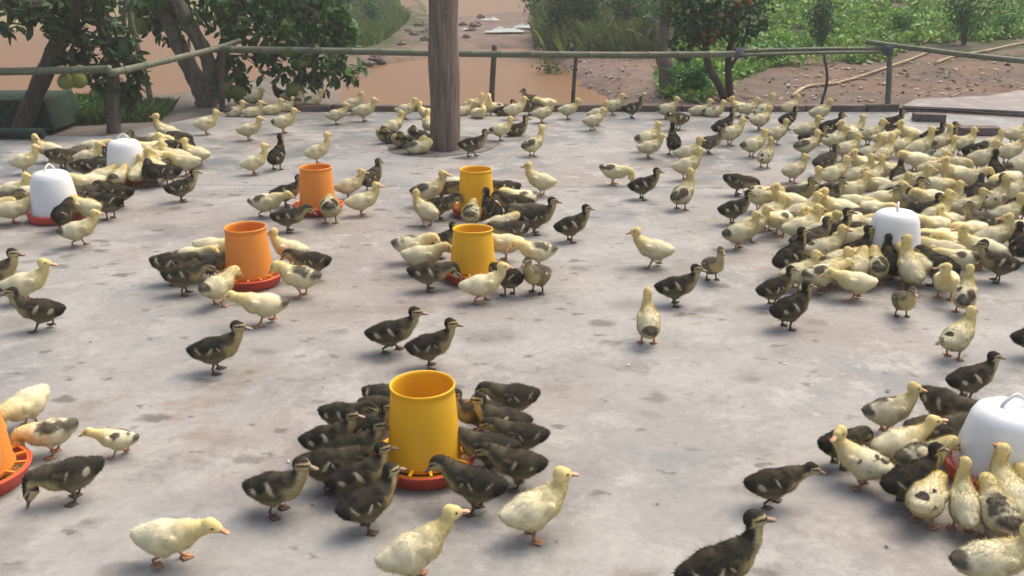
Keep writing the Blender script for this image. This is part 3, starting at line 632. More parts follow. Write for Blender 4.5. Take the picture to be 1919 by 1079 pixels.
# ------------------------------------------------------------------ ducklings: implicit body -> one continuous surface
def rotY(P,a):   # pitch up by a (front rises)
    c,s=math.cos(a),math.sin(a); x,z=P[...,0],P[...,2]; Q=np.array(P,float); Q[...,0]=x*c-z*s; Q[...,2]=x*s+z*c; return Q
def rcone(P,a,b,r1,r2):
    a,b=np.array(a,float),np.array(b,float); e=b-a; w_=P-a; t=np.clip((w_@e)/(e@e),0,1)
    return np.linalg.norm(w_-t[:,None]*e,axis=1)-(r1+(r2-r1)*t)
def smin(a,b,k): h=np.clip(.5+.5*(b-a)/k,0,1); return b*(1-h)+a*h-k*h*(1-h)
POSES=dict(  # pitch, lift, head(x,y,z), head yaw, head pitch, neck control, legs
 st=(7,.012,(.098,0,.207),0,-6,(.104,0,.165),'st'),
 al=(14,.012,(.088,0,.238),0,-2,(.104,0,.180),'st'),
 wk=(6,.012,(.108,0,.204),0,-6,(.110,0,.162),'wk'),
 fd=(-5,.012,(.138,0,.094),0,-50,(.146,0,.160),'st'),
 fh=(0,.012,(.134,0,.150),0,-34,(.128,0,.178),'st'),
 gd=(-11,.012,(.128,0,.058),0,-64,(.148,0,.125),'st'),
 lo=(3,.012,(.148,0,.156),0,-16,(.122,0,.150),'wk'),
 sit=(5,-.046,(.096,0,.150),0,-4,(.100,0,.105),None),
 tuck=(3,-.046,(.030,.030,.120),165,-12,(.116,.016,.100),None),
 tl=(7,.012,(.094,.008,.208),80,-6,(.104,0,.165),'st'),
 tr=(7,.012,(.094,-.008,.208),-80,-6,(.104,0,.165),'st'),
 lb=(7,.012,(.078,.012,.206),148,-6,(.100,.002,.170),'st'),
 pr=(5,.012,(.088,.052,.128),135,-38,(.130,.022,.176),'st'),
 fw=(9,.012,(.126,0,.200),0,0,(.112,0,.165),'wk'),
 op=(11,.012,(.128,0,.204),0,8,(.112,0,.165),'st'))
HPIV=np.array([0,0,.095])
def pose_body(name):
    pitch,lift,hc,yaw,hp,ctl,legs=POSES[name]; a=math.radians(pitch)
    def bw(p): return rotY(np.array(p,float)-HPIV,a)+HPIV+np.array([0,0,lift])
    hc=np.array(hc); ctl=np.array(ctl); nb=bw((.060,0,.116))
    cy,sy,cp,sp=math.cos(math.radians(yaw)),math.sin(math.radians(yaw)),math.cos(math.radians(hp)),math.sin(math.radians(hp))
    hf=np.array([cy*cp,sy*cp,sp]); hs=np.array([-sy,cy,0]); hu=np.cross(hf,hs)
    hend=hc-hf*.008-hu*.006
    tt=np.linspace(0,1,9); bez=[(1-t)**2*nb+2*t*(1-t)*ctl+t*t*hend for t in tt]; nr=[.020*(1-t)**1.5+.0165+.0015*t for t in tt]
    h=.0043; lo=np.array([-.15,-.085,-.005]); hi=np.array([.215,.085,.275])
    ax=[np.arange(lo[i],hi[i],h) for i in range(3)]; G=np.stack(np.meshgrid(*ax,indexing='ij'),-1); sh=G.shape[:3]; P=G.reshape(-1,3)
    def sdf(P):
        B=rotY(P-HPIV-np.array([0,0,lift]),-a)+HPIV
        Bs=B*np.array([1,1.03,1.06]); o=np.array([1,1,1.06])
        d=rcone(Bs,np.array((-.080,0,.100))*o,np.array((-.028,0,.093))*o,.036,.056)
        d=smin(d,rcone(Bs,np.array((-.028,0,.093))*o,np.array((.034,0,.098))*o,.056,.051),.02)
        d=smin(d,rcone(B*np.array([1,.75,1.3]),(-.082,0,.103*1.3),(-.113,0,.113*1.3),.026,.011),.022)
        for s in(1,-1):
            W=B*np.array([1,1.6,1]); d=smin(d,rcone(W,(.030,s*.046*1.6,.110),(-.050,s*.039*1.6,.103),.019,.008),.006)
            if legs: d=smin(d,rcone(P,bw((-.004,s*.028,.072)),np.array((-.008,s*.031,.056)),.024,.010),.016)
        dn=np.full(len(P),1.)
        for i in range(8): dn=np.minimum(dn,rcone(P,bez[i],bez[i+1],nr[i],nr[i+1]))
        H=np.stack([(P-hc)@hf,(P-hc)@hs,(P-hc)@hu],-1)
        dh=rcone(H*np.array([1,1.08,1.0]),(-.009,0,.001),(.010,0,-.002),.0258,.0205)
        dh=smin(dh,rcone(H,(.012,0,-.003),(.024,0,-.006),.013,.009),.008)
        full=smin(smin(d,dn,.020),dh,.009)
        return full,d,dn,dh,B,H
    full=sdf(P)[0].reshape(sh)
    # surface nets
    ins=full<0; nxm,nym,nzm=[s-1 for s in sh]
    cnt=np.zeros((nxm,nym,nzm)); acc=np.zeros((nxm,nym,nzm,3))
    corner=lambda i,j,k: full[i:i+nxm,j:j+nym,k:k+nzm]
    for axis in range(3):
        o1,o2=[q for q in range(3) if q!=axis]
        for u in(0,1):
            for v in(0,1):
                c0=[0,0,0]; c0[o1]=u; c0[o2]=v; c1=list(c0); c1[axis]=1
                f0,f1=corner(*c0),corner(*c1); m=(f0<0)!=(f1<0); t=np.where(m,f0/(f0-f1+1e-12),0)
                cnt+=m; 
                for q in range(3): acc[...,q]+=np.where(m,(t if q==axis else c0[q]),0)
    act=cnt>0; idx=-np.ones(cnt.shape,int); idx[act]=np.arange(act.sum())
    base=np.argwhere(act); V=lo+(base+acc[act]/cnt[act][:,None])*h
    Q=[]
    for axis in range(3):
        o1,o2=[(1,2),(2,0),(0,1)][axis]
        sl0=[slice(1,-1)]*3; sl0[axis]=slice(0,-1); sl1=[slice(1,-1)]*3; sl1[axis]=slice(1,None)
        a0,a1=ins[tuple(sl0)],ins[tuple(sl1)]; w0=np.argwhere(a0!=a1); flip=a0[tuple(w0.T)]
        w0=w0+np.array([0 if q==axis else 1 for q in range(3)])
        e1=np.eye(3,dtype=int)[o1]; e2=np.eye(3,dtype=int)[o2]
        q=np.stack([idx[tuple((w0-e1-e2).T)],idx[tuple((w0-e2).T)],idx[tuple(w0.T)],idx[tuple((w0-e1).T)]],1)
        q[~flip]=q[~flip][:,::-1]; Q.append(q)
    F=np.concatenate(Q)
    # light smoothing
    for it in range(2):
        A=np.zeros_like(V); n=np.zeros(len(V))
        for k in range(4):
            np.add.at(A,F[:,k],V[F[:,(k+1)%4]]); np.add.at(A,F[:,k],V[F[:,(k+3)%4]]); np.add.at(n,F[:,k],2)
        V=V*.5+.5*A/n[:,None]
    e=1e-4; N=np.stack([(sdf(V+np.eye(3)[k]*e)[0]-sdf(V-np.eye(3)[k]*e)[0]) for k in range(3)],-1); N/=np.linalg.norm(N,axis=1)[:,None]+1e-9
    _,d,dn,dh,B,H=sdf(V)
    # ventral side of the neck
    bz=np.array(bez); D=np.linalg.norm(V[:,None]-bz[None],axis=2); j=np.argmin(D,1); tg=np.gradient(bz,axis=0); tg/=np.linalg.norm(tg,axis=1)[:,None]
    side=np.cross(np.array([0,0,1.]),hf*np.array([1,1,0])+np.array([1e-3,0,0])); side/=np.linalg.norm(side)
    ven=np.einsum('ij,ij->i',np.cross(np.tile((0,1.,0),(len(V),1)),tg[j]),(V-bz[j])/(D[np.arange(len(V)),j][:,None]+1e-6))
    wh=sstep(.006,-.004,dh-np.minimum(d,dn)); wn=sstep(.010,-.006,dn-d)*(1-wh)
    return dict(V=V,F=F,N=N,B=B,H=H,wh=wh,wn=wn,ven=ven,tn=j/8.0,hc=hc,hf=hf,hs=hs,hu=hu,legs=legs,bw=bw,lift=lift)
def leg_mesh(legs,bw):
    m_=MB()
    for s in(1,-1):
        dx={'st':0.004*s,'wk':.034*s}[legs]; hip=np.array(bw((-.004,s*.028,.066))); kn=np.array((-.012+dx*.3,s*.031,.054)); ank=np.array((-.020+dx*.9,s*.032,.024+(.012 if legs=='wk' and s<0 else 0)))
        z0=.012 if legs=='wk' and s<0 else .0
        ft=np.array((-.012+dx,s*.033,.006+z0))
        m_.tube([hip*.4+kn*.6,kn,ank,ft],[.008,.0062,.0052,.0055],7)
        x0,y0=ft[0]-.004,ft[1]; toes=[(x0-.012,y0),(x0+.012,y0+.021),(x0+.024,y0+.012),(x0+.036,y0+.004*s),(x0+.026,y0-.010),(x0+.014,y0-.019)]
        top=[(a,b,.0055+z0) for a,b in toes]; bot=[(a,b,.0008+z0) for a,b in toes]; n=len(toes)
        m_.add(top+bot,[list(range(n))[::-1] if False else list(range(n-1,-1,-1)),[i+n for i in range(n)]]+[[i,(i+1)%n,(i+1)%n+n,i+n] for i in range(n)])
        for tx,ty in(toes[1],toes[3],toes[5]): m_.tube([(x0-.004,y0,.007+z0),(tx,ty,.0045+z0)],[.0040,.0026],6)
    return m_
CR=np.array
def colours(b,kind,seed):
    B,H,V,wh,wn,ven,tn=b['B'],b['H'],b['V'],b['wh'],b['wn'],b['ven'],b['tn']; n=len(V)
    x,y,z=B.T; nz=fbm(B,55,seed,3); big=fbm(B*np.array([1,.8,1]),17,seed+40,2)
    if kind in 'DEG':
        k=2.1 if kind=='G' else 1.0
        dark=CR((.045,.041,.032))*k; midc=CR((.160,.135,.075))*(1.5 if kind=='G' else 1.0); bel=CR((.30,.26,.16)); br=CR((.52,.44,.21))*(1.25 if kind=='G' else 1.0)
        C=np.tile(midc,(n,1)); C=mix(C,bel,sstep(.080,.060,z)); mant=sstep(.01,.05,x)*.0+sstep(.42,.62,fbm(B,30,seed+9,3)); C=mix(C,dark,sstep(.093,.116,z+.03*(nz-.5))*(1-.26*mant))
        C=mix(C,br,sstep(.020,.060,x+.02*(nz-.5))*sstep(.130,.100,z+.02*(nz-.5))); C=mix(C,dark,sstep(-.080,-.096,x))
        for cx,cz,rx,rz,sl in(((-.004,.112,.0075,.019,.5),(-.069,.104,.010,.012,.4)) if kind=='D' else ((-.016,.106,.0055,.014,-.7),(-.074,.112,.006,.016,.8),(.018,.108,.004,.010,.6)) if kind=='E' else ((-.02,.112,.014,.007,.2),(-.07,.104,.007,.010,0))):
            u=(x-cx)+sl*(z-cz); d=(u/rx)**2+((z-cz)/rz)**2; C=mix(C,(.56,.50,.36),sstep(1.5,.5,d+2.6*(big-.5)+1.2*(nz-.5))*(np.abs(y)>.018))
        neck=mix(np.tile(CR((.60,.51,.27)),(n,1)),dark*1.2,sstep(.05,-.45,ven)); neck=mix(neck,br,sstep(.5,.1,tn)*.6); neck=mix(neck,dark*1.5,sstep(.55,.2,tn)*sstep(.45,.0,ven)*.85)
        C=C*(1-wn[:,None])+neck*wn[:,None]
        hx,hy,hz=H.T; face=np.tile(CR((.5,.42,.2)) if kind=='G' else CR((.55,.46,.24)),(n,1))
        face=mix(face,dark,sstep(.0125,.0150,hz+.20*np.maximum(-hx,0))); face=mix(face,dark,sstep(.0046,.0030,np.abs(hz-.0035))*sstep(-.020,-.010,hx)*(np.abs(hy)>.008)*.92)
        face=mix(face,dark,sstep(-.016,-.022,hx)); face=mix(face,dark*1.6,sstep(.020,.028,hx)*.5)
        C=C*(1-wh[:,None])+face*wh[:,None]
    else:
        base=CR((.80,.74,.49)); yel=CR((.80,.685,.335)); dark=CR((.095,.082,.065))
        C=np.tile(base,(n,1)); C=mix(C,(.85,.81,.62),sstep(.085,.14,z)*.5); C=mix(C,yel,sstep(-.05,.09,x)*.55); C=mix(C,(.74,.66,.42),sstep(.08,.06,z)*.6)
        wn2=wn*sstep(-.1,.5,tn); C=C*(1-wn2[:,None])+yel*wn2[:,None]; hc_=mix(np.tile(yel,(n,1)),(.70,.53,.20),sstep(.004,.016,H[:,2])*.35)
        hc_=mix(hc_,(.40,.28,.10),sstep(.006,.003,np.hypot(H[:,2]-.004,(H[:,0]-.004)*.5))*(np.abs(H[:,1])>.01)*.45)
        C=C*(1-wh[:,None])+hc_*wh[:,None]
        wb=(1-wn)*(1-wh)
        if kind in 'TPQ': C=mix(C,dark,sstep(-.074,-.096,x+.05*(big-.5)+.03*(nz-.5))*sstep(.080,.108,z+.02*(nz-.5))*wb*.92)
        if kind=='P':
            d=((x+.022)/.052)**2+((z-.130)/.024)**2+((y-.020)/.048)**2; C=mix(C,dark,sstep(1.6,.7,d+2.6*(big-.5)+1.6*(nz-.5))*wb*.92)
        if kind=='Q':
            for cx,cy_,rx,ry in((-.045,-.030,.040,.022),(-.010,.036,.026,.016),(-.078,.012,.016,.020)):
                d=((x-cx)/rx)**2+((y-cy_)/ry)**2; C=mix(C,dark,sstep(1.5,.6,d+2.4*(big-.5)+1.6*(nz-.5))*sstep(.098,.112,z)*wb*.9)
        if kind=='S':
            C=mix(C,dark,sstep(.66,.76,fbm(B,42,seed+77,2))*sstep(.02,-.01,x)*sstep(.088,.105,z)*wb)
            C=mix(C,dark,sstep(1.2,.8,((x+.08)/.018)**2+((y)/.02)**2+3*(big-.5))*sstep(.09,.11,z)*wb)
    C=C*(.90+.20*nz[:,None])*(.96+.08*np.random.default_rng(seed).random((n,1)))
    return C
BODY={};MESH={}
def duck_mesh(pose,kind):
    if (pose,kind) in MESH: return MESH[(pose,kind)]
    if pose not in BODY: BODY[pose]=pose_body(pose)
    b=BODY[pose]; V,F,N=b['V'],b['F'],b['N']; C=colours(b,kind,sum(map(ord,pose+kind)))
    # fluff: short tufts of down lying back along the coat
    r=np.random.default_rng(5); nt_=8000; fi=r.integers(0,len(F),nt_); uv=r.random((nt_,2))
    q=V[F[fi]]; p=(q[:,0]*(1-uv[:,:1])+q[:,1]*uv[:,:1])*(1-uv[:,1:])+(q[:,3]*(1-uv[:,:1])+q[:,2]*uv[:,:1])*uv[:,1:]
    nn=N[F[fi,0]]; cc=C[F[fi,0]]; hd=b['wh'][F[fi,0]]
    tg=np.array([-1,0,-.25])-nn*(nn@np.array([-1,0,-.25]))[:,None]; tg/=np.linalg.norm(tg,axis=1)[:,None]+1e-6
    dr=nn*.7+tg*.9+r.normal(size=(nt_,3))*.35; dr/=np.linalg.norm(dr,axis=1)[:,None]
    L_=(.0090-.0055*hd)*r.uniform(.5,1.25,nt_)*np.where(r.random(nt_)<.14,1.7,1); sd_=np.cross(dr,nn); sd_/=np.linalg.norm(sd_,axis=1)[:,None]+1e-6
    T=np.stack([p-nn*.001+sd_*.0012,p-nn*.001-sd_*.0012,p+dr*L_[:,None]],1).reshape(-1,3)
    gn=np.cross(T[1::3]-T[0::3],T[2::3]-T[0::3]); fl=np.einsum('ij,ij->i',gn,nn)<0; T3=T.reshape(-1,3,3); T3[fl]=T3[fl][:,[1,0,2]]; T=T3.reshape(-1,3); allN=[N,np.repeat(nn,3,0)]
    allV=[V,T]; allC=[C,np.repeat(cc*r.uniform(.93,1.08,(nt_,1)),3,0)]; i=np.arange(nt_)*3+len(V)
    faces=F.tolist()+np.stack([i,i+1,i+2],1).tolist(); nb_=len(V)+len(T)
    if b['legs']:
        m_=leg_mesh(b['legs'],b['bw']); lc=CR((.42,.235,.14)) if kind not in 'DEG' else CR((.15,.11,.08))
        allV.append(np.array([tuple(v) for v in m_.V])); allC.append(np.tile(lc,(len(m_.V),1))*(.85+.3*r.random((len(m_.V),1)))); faces+=[[k+nb_ for k in f] for f in m_.F]
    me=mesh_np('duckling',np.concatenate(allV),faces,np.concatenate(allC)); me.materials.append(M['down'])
    nv=np.zeros((len(me.vertices),3)); nv[:nb_]=np.concatenate(allN); me.normals_split_custom_set_from_vertices(nv.tolist()); MESH[(pose,kind)]=me; return me
BILL={}
def bill_mesh(pose,kind):
    dk='d' if kind in 'DEG' else 'y'
    if (pose,dk) in BILL: return BILL[(pose,dk)]
    b=BODY[pose]; R=np.stack([b['hf'],b['hs'],b['hu']],1); V=[];F=[]
    def loft(secs,tilt):
        o=len(V)
        for x,z,wy,hz in secs:
            for k in range(10):
                a=2*math.pi*k/10; q=np.array([x,wy*math.cos(a),z+hz*math.sin(a)]); c,s=math.cos(tilt),math.sin(tilt); q0=q-np.array([.02,0,-.008]); q=np.array([q0[0]*c-q0[2]*s,q0[1],q0[0]*s+q0[2]*c])+np.array([.02,0,-.008]); V.append(b['hc']+R@q)
        for i in range(len(secs)-1):
            for k in range(10): k2=(k+1)%10; F.append([o+i*10+k,o+(i+1)*10+k,o+(i+1)*10+k2,o+i*10+k2])
        F.append([o+(len(secs)-1)*10+k for k in range(10)][::-1]); F.append([o+k for k in range(10)])
    up=.30 if pose=='op' else 0
    loft([(.016,-.003,.0112,.0098),(.030,-.0040,.0100,.0070),(.042,-.0066,.0098,.0050),(.052,-.0084,.0106,.0038),(.0575,-.0094,.0080,.0026),(.060,-.0098,.002,.0010)],up*.25)
    loft([(.016,-.0105,.0086,.0036),(.034,-.0112,.0082,.0030),(.050,-.0124,.0088,.0020),(.056,-.0126,.003,.001)],-up)
    me=mesh_np('bill',np.array(V),F); me.materials.append(M['bill_'+dk]); BILL[(pose,dk)]=me; return me
EYE={}
def eye_mesh(pose,s):
    if (pose,s) in EYE: return EYE[(pose,s)]
    b=BODY[pose]; m_=MB(); m_.lathe([(.0036*math.sin(a),.0036*math.cos(a)) for a in np.linspace(0.05,math.pi-.05,6)],8)
    c=b['hc']+b['hf']*.0065+b['hs']*s*.0200+b['hu']*.0050; V=np.array([tuple(v) for v in m_.V])+c
    me=mesh_np('eye',V,m_.F); me.materials.append(M['eye']); EYE[(pose,s)]=me; return me
# every duckling: zone: [(ground px x, y, colour kind, heading deg, pose[, label])]
ZN=dict(RL='round the rear left drinker',LD='round the left drinker',TB='under the pomelo tree',PO='beside the wooden post',KB='along the back kerb right of the post',
 FO='at the far orange feeder',MO='at the middle orange feeder',FY='at the far yellow feeder',MY='at the middle yellow feeder',NY='at the nearest yellow feeder',
 ND='round the lower right drinker',R1='in the rearmost right rows',R2='in the second right rows',R3='in the right rows above the drinker',R4='crowding behind the right drinker',R5='crowding in front of the right drinker',ONE='')
DK=dict(
RL=[(255,312,'Y',260,'fd'),(228,300,'Y',280,'fd'),(330,318,'Y',190,'st'),(300,330,'P',150,'fd'),(170,318,'Y',10,'st'),(52,326,'Y',10,'st'),(93,304,'Y',180,'lb'),(146,309,'G',250,'gd'),(185,300,'Y',15,'fd'),(120,318,'D',20,'gd'),(165,334,'D',10,'fd'),(188,338,'D',40,'fd'),(198,352,'Y',60,'fd'),(227,354,'T',85,'fd'),(260,350,'Y',95,'st'),(280,341,'Y',150,'al'),
 (212,308,'D',330,'fd'),(270,290,'G',185,'st'),(290,304,'Y',190,'fd'),(305,285,'Y',340,'gd'),(316,270,'Y',170,'al'),(338,279,'D',350,'gd'),(324,296,'P',200,'st'),(312,321,'Y',185,'fd'),(342,303,'D',170,'fd'),(348,329,'Y',180,'fd'),(370,311,'Y',165,'st'),
 (345,377,'D',35,'st'),(312,347,'D',165,'fd'),(290,350,'D',120,'fd')],
LD=[(14,400,'G',5,'fd'),(-6,420,'Y',20,'fd'),(50,416,'Y',25,'fd'),(64,394,'Y',350,'fd'),(34,384,'Y',0,'st'),(124,430,'D',95,'fd'),(164,416,'Y',160,'fd'),(153,461,'T',20,'wk'),(175,390,'G',185,'gd'),(168,368,'Y',215,'fd'),(214,390,'D',172,'fd'),(204,410,'D',160,'fd')],
TB=[(390,252,'Y',15,'st'),(446,218,'P',0,'sit'),(470,218,'Y',10,'sit'),(478,202,'S',350,'st'),(512,214,'Y',0,'sit'),(537,209,'S',5,'sit'),(548,196,'Y',20,'st'),(528,194,'D',160,'al'),(564,207,'P',90,'fd'),(586,206,'P',10,'st'),(470,263,'Y',8,'st'),(535,249,'T',10,'st'),(633,233,'S',15,'st'),(664,214,'Y',0,'lb'),(685,227,'Y',5,'st'),(480,327,'Y',15,'al'),(521,317,'D',80,'al'),(598,307,'Y',20,'al')],
PO=[(762,223,'S',10,'st'),(738,258,'Y',45,'st'),(728,268,'D',180,'tuck'),(757,277,'D',200,'tuck'),(786,268,'G',150,'tuck'),(786,288,'P',0,'tuck'),(803,252,'Y',100,'st'),(803,222,'Y',170,'sit'),(887,294,'D',8,'wk')],
KB=[(868,216,'Y',30,'sit'),(888,212,'Y',10,'st'),(897,221,'Y',300,'tuck'),(914,216,'Y',280,'al'),(930,209,'P',200,'sit'),(946,216,'D',10,'sit'),(966,224,'Y',20,'st'),(940,263,'T',15,'st'),(968,254,'D',20,'sit'),(994,216,'D',0,'gd'),(996,204,'G',180,'st'),(1022,212,'Y',200,'fd'),(1018,230,'Y',15,'st'),(1066,223,'Y',5,'st'),(1112,244,'Y',20,'wk'),(1120,234,'Y',25,'st'),(1150,215,'Y',10,'st'),(1186,221,'D',10,'st'),(1000,292,'P',35,'al')],
R1=[(1250,223,'T',10,'st'),(1213,283,'T',20,'st'),(1218,296,'Y',5,'st'),(1261,289,'D',95,'al'),(1268,243,'D',200,'pr'),(1313,216,'Y',10,'sit'),(1337,218,'P',350,'sit'),(1385,218,'S',170,'st'),(1402,221,'S',10,'st'),(1330,287,'G',10,'st'),(1354,258,'D',20,'al'),(1370,272,'S',15,'st'),(1430,226,'S',20,'al'),(1424,244,'Y',30,'wk'),(1475,242,'D',30,'st'),(1480,218,'Y',20,'st'),(1411,294,'T',15,'st'),(1433,314,'S',55,'al'),(1535,231,'Y',10,'st'),(1510,265,'Y',15,'st'),(1522,270,'D',350,'sit'),(1555,258,'D',10,'st'),(1598,263,'T',15,'al'),(1510,295,'P',25,'st'),(1562,284,'S',15,'st'),(1668,254,'D',10,'st'),(1657,281,'Y',0,'pr'),(1686,294,'Y',20,'st')],
R2=[(1585,301,'Y',15,'st'),(1612,331,'Y',200,'st'),(1745,341,'Y',10,'st'),(1720,301,'Y',15,'al'),(1803,291,'Y',20,'st'),(1837,322,'Y',10,'st'),(1900,271,'Y',15,'st'),(1590,272,'Y',200,'st'),(1626,272,'S',10,'st'),(1455,270,'Y',20,'st'),(1700,275,'Y',190,'st'),(1288,309,'Y',20,'st'),(1287,337,'Y',20,'st'),(1278,392,'P',50,'al'),(1487,342,'Y',25,'st'),(1384,366,'D',340,'gd'),(1544,328,'G',30,'st'),(1745,276,'D',15,'st'),(1757,286,'T',20,'al'),(1770,283,'G',15,'al'),(1768,309,'Y',25,'al'),(1628,312,'T',20,'al'),(1650,313,'Y',30,'al'),(1710,320,'Y',190,'fd'),(1728,331,'Y',350,'gd'),(1786,332,'Y',350,'gd'),(1824,304,'D',10,'pr'),(1853,294,'Y',15,'st'),(1888,307,'Y',10,'st'),(1908,337,'T',10,'st'),(1862,352,'D',80,'al')],
R3=[(1570,353,'Y',20,'st'),(1640,373,'Y',180,'st'),(1655,403,'Y',340,'st'),(1500,427,'Y',10,'st'),(1440,430,'Y',20,'st'),(1695,413,'G',200,'st'),(1880,363,'Y',200,'gd'),(1895,387,'Y',15,'al'),(1545,405,'G',20,'st'),(1735,398,'Y',190,'fd'),(1600,352,'Y',15,'al'),(1630,354,'Y',40,'al'),(1657,343,'Y',350,'gd'),(1680,354,'G',60,'st'),(1706,366,'Y',340,'st'),(1590,384,'T',10,'st'),(1549,384,'D',300,'st'),(1520,381,'Y',20,'al'),(1490,391,'G',330,'st'),(1474,408,'Y',190,'st'),(1425,397,'S',0,'fd'),(1375,420,'D',10,'st'),(1385,467,'T',15,'wk'),(1408,452,'Y',15,'st'),(1457,441,'P',200,'fd'),(1531,449,'S',185,'st'),(1566,422,'Y',180,'st'),(1604,410,'Y',355,'gd'),(1674,382,'Y',10,'st'),(1690,390,'D',320,'st'),(1753,373,'T',10,'gd'),(1790,354,'Y',180,'st'),(1812,357,'Y',350,'fd'),(1858,401,'S',20,'al'),(1826,390,'G',60,'st'),(1842,387,'G',330,'st'),(1806,413,'Y',10,'st'),(1772,410,'Y',15,'al'),(1915,414,'D',0,'st')],
R4=[(1515,482,'G',20,'st'),(1575,516,'Y',20,'fd'),(1640,459,'Y',300,'fd'),(1700,452,'Y',220,'fd'),(1776,442,'Y',200,'st'),(1812,462,'Y',190,'fd'),(1832,442,'G',180,'st'),(1880,432,'Y',20,'st'),(1580,442,'Y',200,'fd'),(1500,457,'Y',15,'st'),(1830,500,'Y',170,'st'),(1760,505,'Y',140,'fd'),(1620,442,'G',340,'fd'),(1597,447,'Y',10,'fd'),(1640,425,'Y',300,'fd'),(1725,427,'D',0,'st'),(1748,434,'Y',20,'al'),(1742,452,'Y',200,'fd'),(1538,464,'Y',15,'st'),(1553,471,'D',10,'al'),(1476,516,'D',30,'al'),(1547,502,'S',15,'st'),(1612,468,'G',330,'fd'),(1590,474,'Y',10,'fd'),(1612,503,'D',15,'al'),(1756,478,'Y',190,'fd'),(1724,482,'G',180,'fd'),(1790,492,'P',170,'fd'),(1856,477,'Y',15,'lb'),(1908,462,'Y',5,'st'),(1906,492,'D',80,'st')],
R5=[(1560,537,'S',20,'st'),(1660,524,'D',80,'st'),(1620,535,'Y',60,'fd'),(1500,545,'Y',20,'st'),(1533,543,'P',10,'lo'),(1597,562,'Y',178,'lo'),(1645,534,'P',80,'fd'),(1683,535,'Y',92,'al'),(1712,528,'Y',110,'fd'),(1737,536,'D',115,'fd'),(1792,516,'P',160,'fd'),(1768,560,'Y',235,'tr'),(1803,586,'P',60,'al'),(1858,526,'D',165,'st'),(1450,572,'D',20,'st','dark brown duckling just behind the one with pink feet, left of the crowd'),(1478,614,'D',20,'st','dark brown duckling with white wing flecks at the lower left of the right crowd'),(1690,594,'G',270,'st','small mottled duckling walking toward the camera below the right drinker')],
FO=[(540,387,'D',15,'st'),(503,407,'P',0,'lo'),(545,434,'D',15,'fd'),(620,418,'P',100,'fd'),(657,373,'Y',15,'st'),(697,359,'G',60,'st'),(682,404,'Y',15,'st')],
MO=[(332,531,'D',8,'fd'),(352,551,'D',5,'fd'),(368,512,'T',350,'fd'),(406,497,'Y',350,'fd'),(402,524,'G',5,'fd'),(414,572,'T',60,'fd'),(495,608,'T',183,'lo'),(545,500,'Y',170,'st'),(583,524,'D',178,'fd'),(563,555,'P',170,'fd')],
FY=[(805,386,'P',10,'st'),(798,423,'Y',140,'st'),(828,411,'D',10,'fd'),(835,377,'D',350,'fd'),(855,374,'Y',300,'fd'),(884,428,'P',88,'fd'),(922,427,'D',120,'st'),(945,381,'D',170,'fd'),(977,402,'P',190,'fd'),(965,415,'D',178,'fd'),(990,423,'G',180,'fd')],
MY=[(775,492,'P',0,'fd'),(795,513,'Y',5,'fd'),(808,544,'D',15,'fd'),(826,482,'D',20,'st'),(906,566,'Y',8,'wk','plain cream duckling walking right in front of the squat yellow feeder'),(960,550,'D',130,'fd'),(996,551,'G',235,'st'),(943,488,'Y',185,'fd'),(1005,502,'P',182,'fd'),(955,464,'D',195,'fd'),(940,450,'Y',10,'pr')],
NY=[(668,872,'D',6,'st'),(912,806,'D',200,'st'),(908,886,'D',170,'fd'),(716,812,'D',335,'fd'),(722,792,'D',345,'fd'),(650,818,'D',350,'fh'),(693,838,'D',0,'st'),(622,866,'D',12,'st'),(622,918,'D',10,'fd'),(674,934,'D',22,'st'),(694,990,'D',28,'st'),(525,962,'D',350,'st'),(945,798,'D',190,'fh'),(936,828,'D',178,'st'),(972,853,'D',175,'fh'),(968,906,'D',172,'fh'),(886,956,'D',163,'fd')],
ND=[(1613,912,'S',140,'tl','cream duckling with a rump spot looking left at the lower right drinker'),(1575,872,'D',20,'fd'),(1662,812,'P',5,'st'),(1680,872,'Y',8,'op','yellow duckling with its bill wide open at the lower right drinker'),(1768,804,'D',300,'fd'),(1752,852,'G',0,'fd'),(1722,905,'P',15,'fd'),(1705,947,'D',20,'st'),(1742,978,'S',45,'fd'),(1796,988,'Y',75,'al'),(1850,1008,'P',85,'fd'),(1882,966,'Y',85,'al'),(1930,978,'Y',100,'fd')],
ONE=[(412,696,'D',8,'st','dark brown duckling standing alone facing right in the left foreground'),(738,660,'D',10,'wk','rear of the two dark ducklings walking right behind the nearest feeder'),(810,688,'D',8,'st','front of the two dark ducklings walking right behind the nearest feeder'),
 (1012,367,'Y',165,'st','plain cream duckling facing left to the right of the far yellow feeder'),(1006,438,'D',12,'st','dark brown duckling facing right beside the far yellow feeder'),(1072,452,'D',20,'st','dark brown duckling farthest right of the two near the far yellow feeder'),
 (1152,346,'P',345,'gd','dark-backed cream duckling bending its head down in the open yard'),(1206,373,'D',8,'st','dark brown duckling standing in the open yard behind the head-down cream one'),
 (1222,500,'Y',170,'wk','plain cream duckling walking left across the middle right of the yard'),(1268,571,'D',5,'st','dark brown duckling facing right in the middle right of the yard'),(1335,525,'G',285,'al','small upright mottled duckling facing the camera near the dark one'),(1213,642,'T',88,'al','cream duckling seen from behind with a dark stripe on its rump'),
 (1788,670,'S',40,'st','yellow duckling with black spots on its back at middle right'),(1815,746,'D',10,'st','dark brown duckling facing right above the lower right drinker'),(1938,668,'D',0,'st','dark brown duckling cut off by the right edge at mid height'),
 (2,548,'D',5,'st','dark brown duckling cut off by the left edge at mid height'),(57,566,'Y',20,'st','cream yellow duckling facing right near the left edge'),(78,618,'D',185,'wk','dark brown duckling walking left near the left edge'),
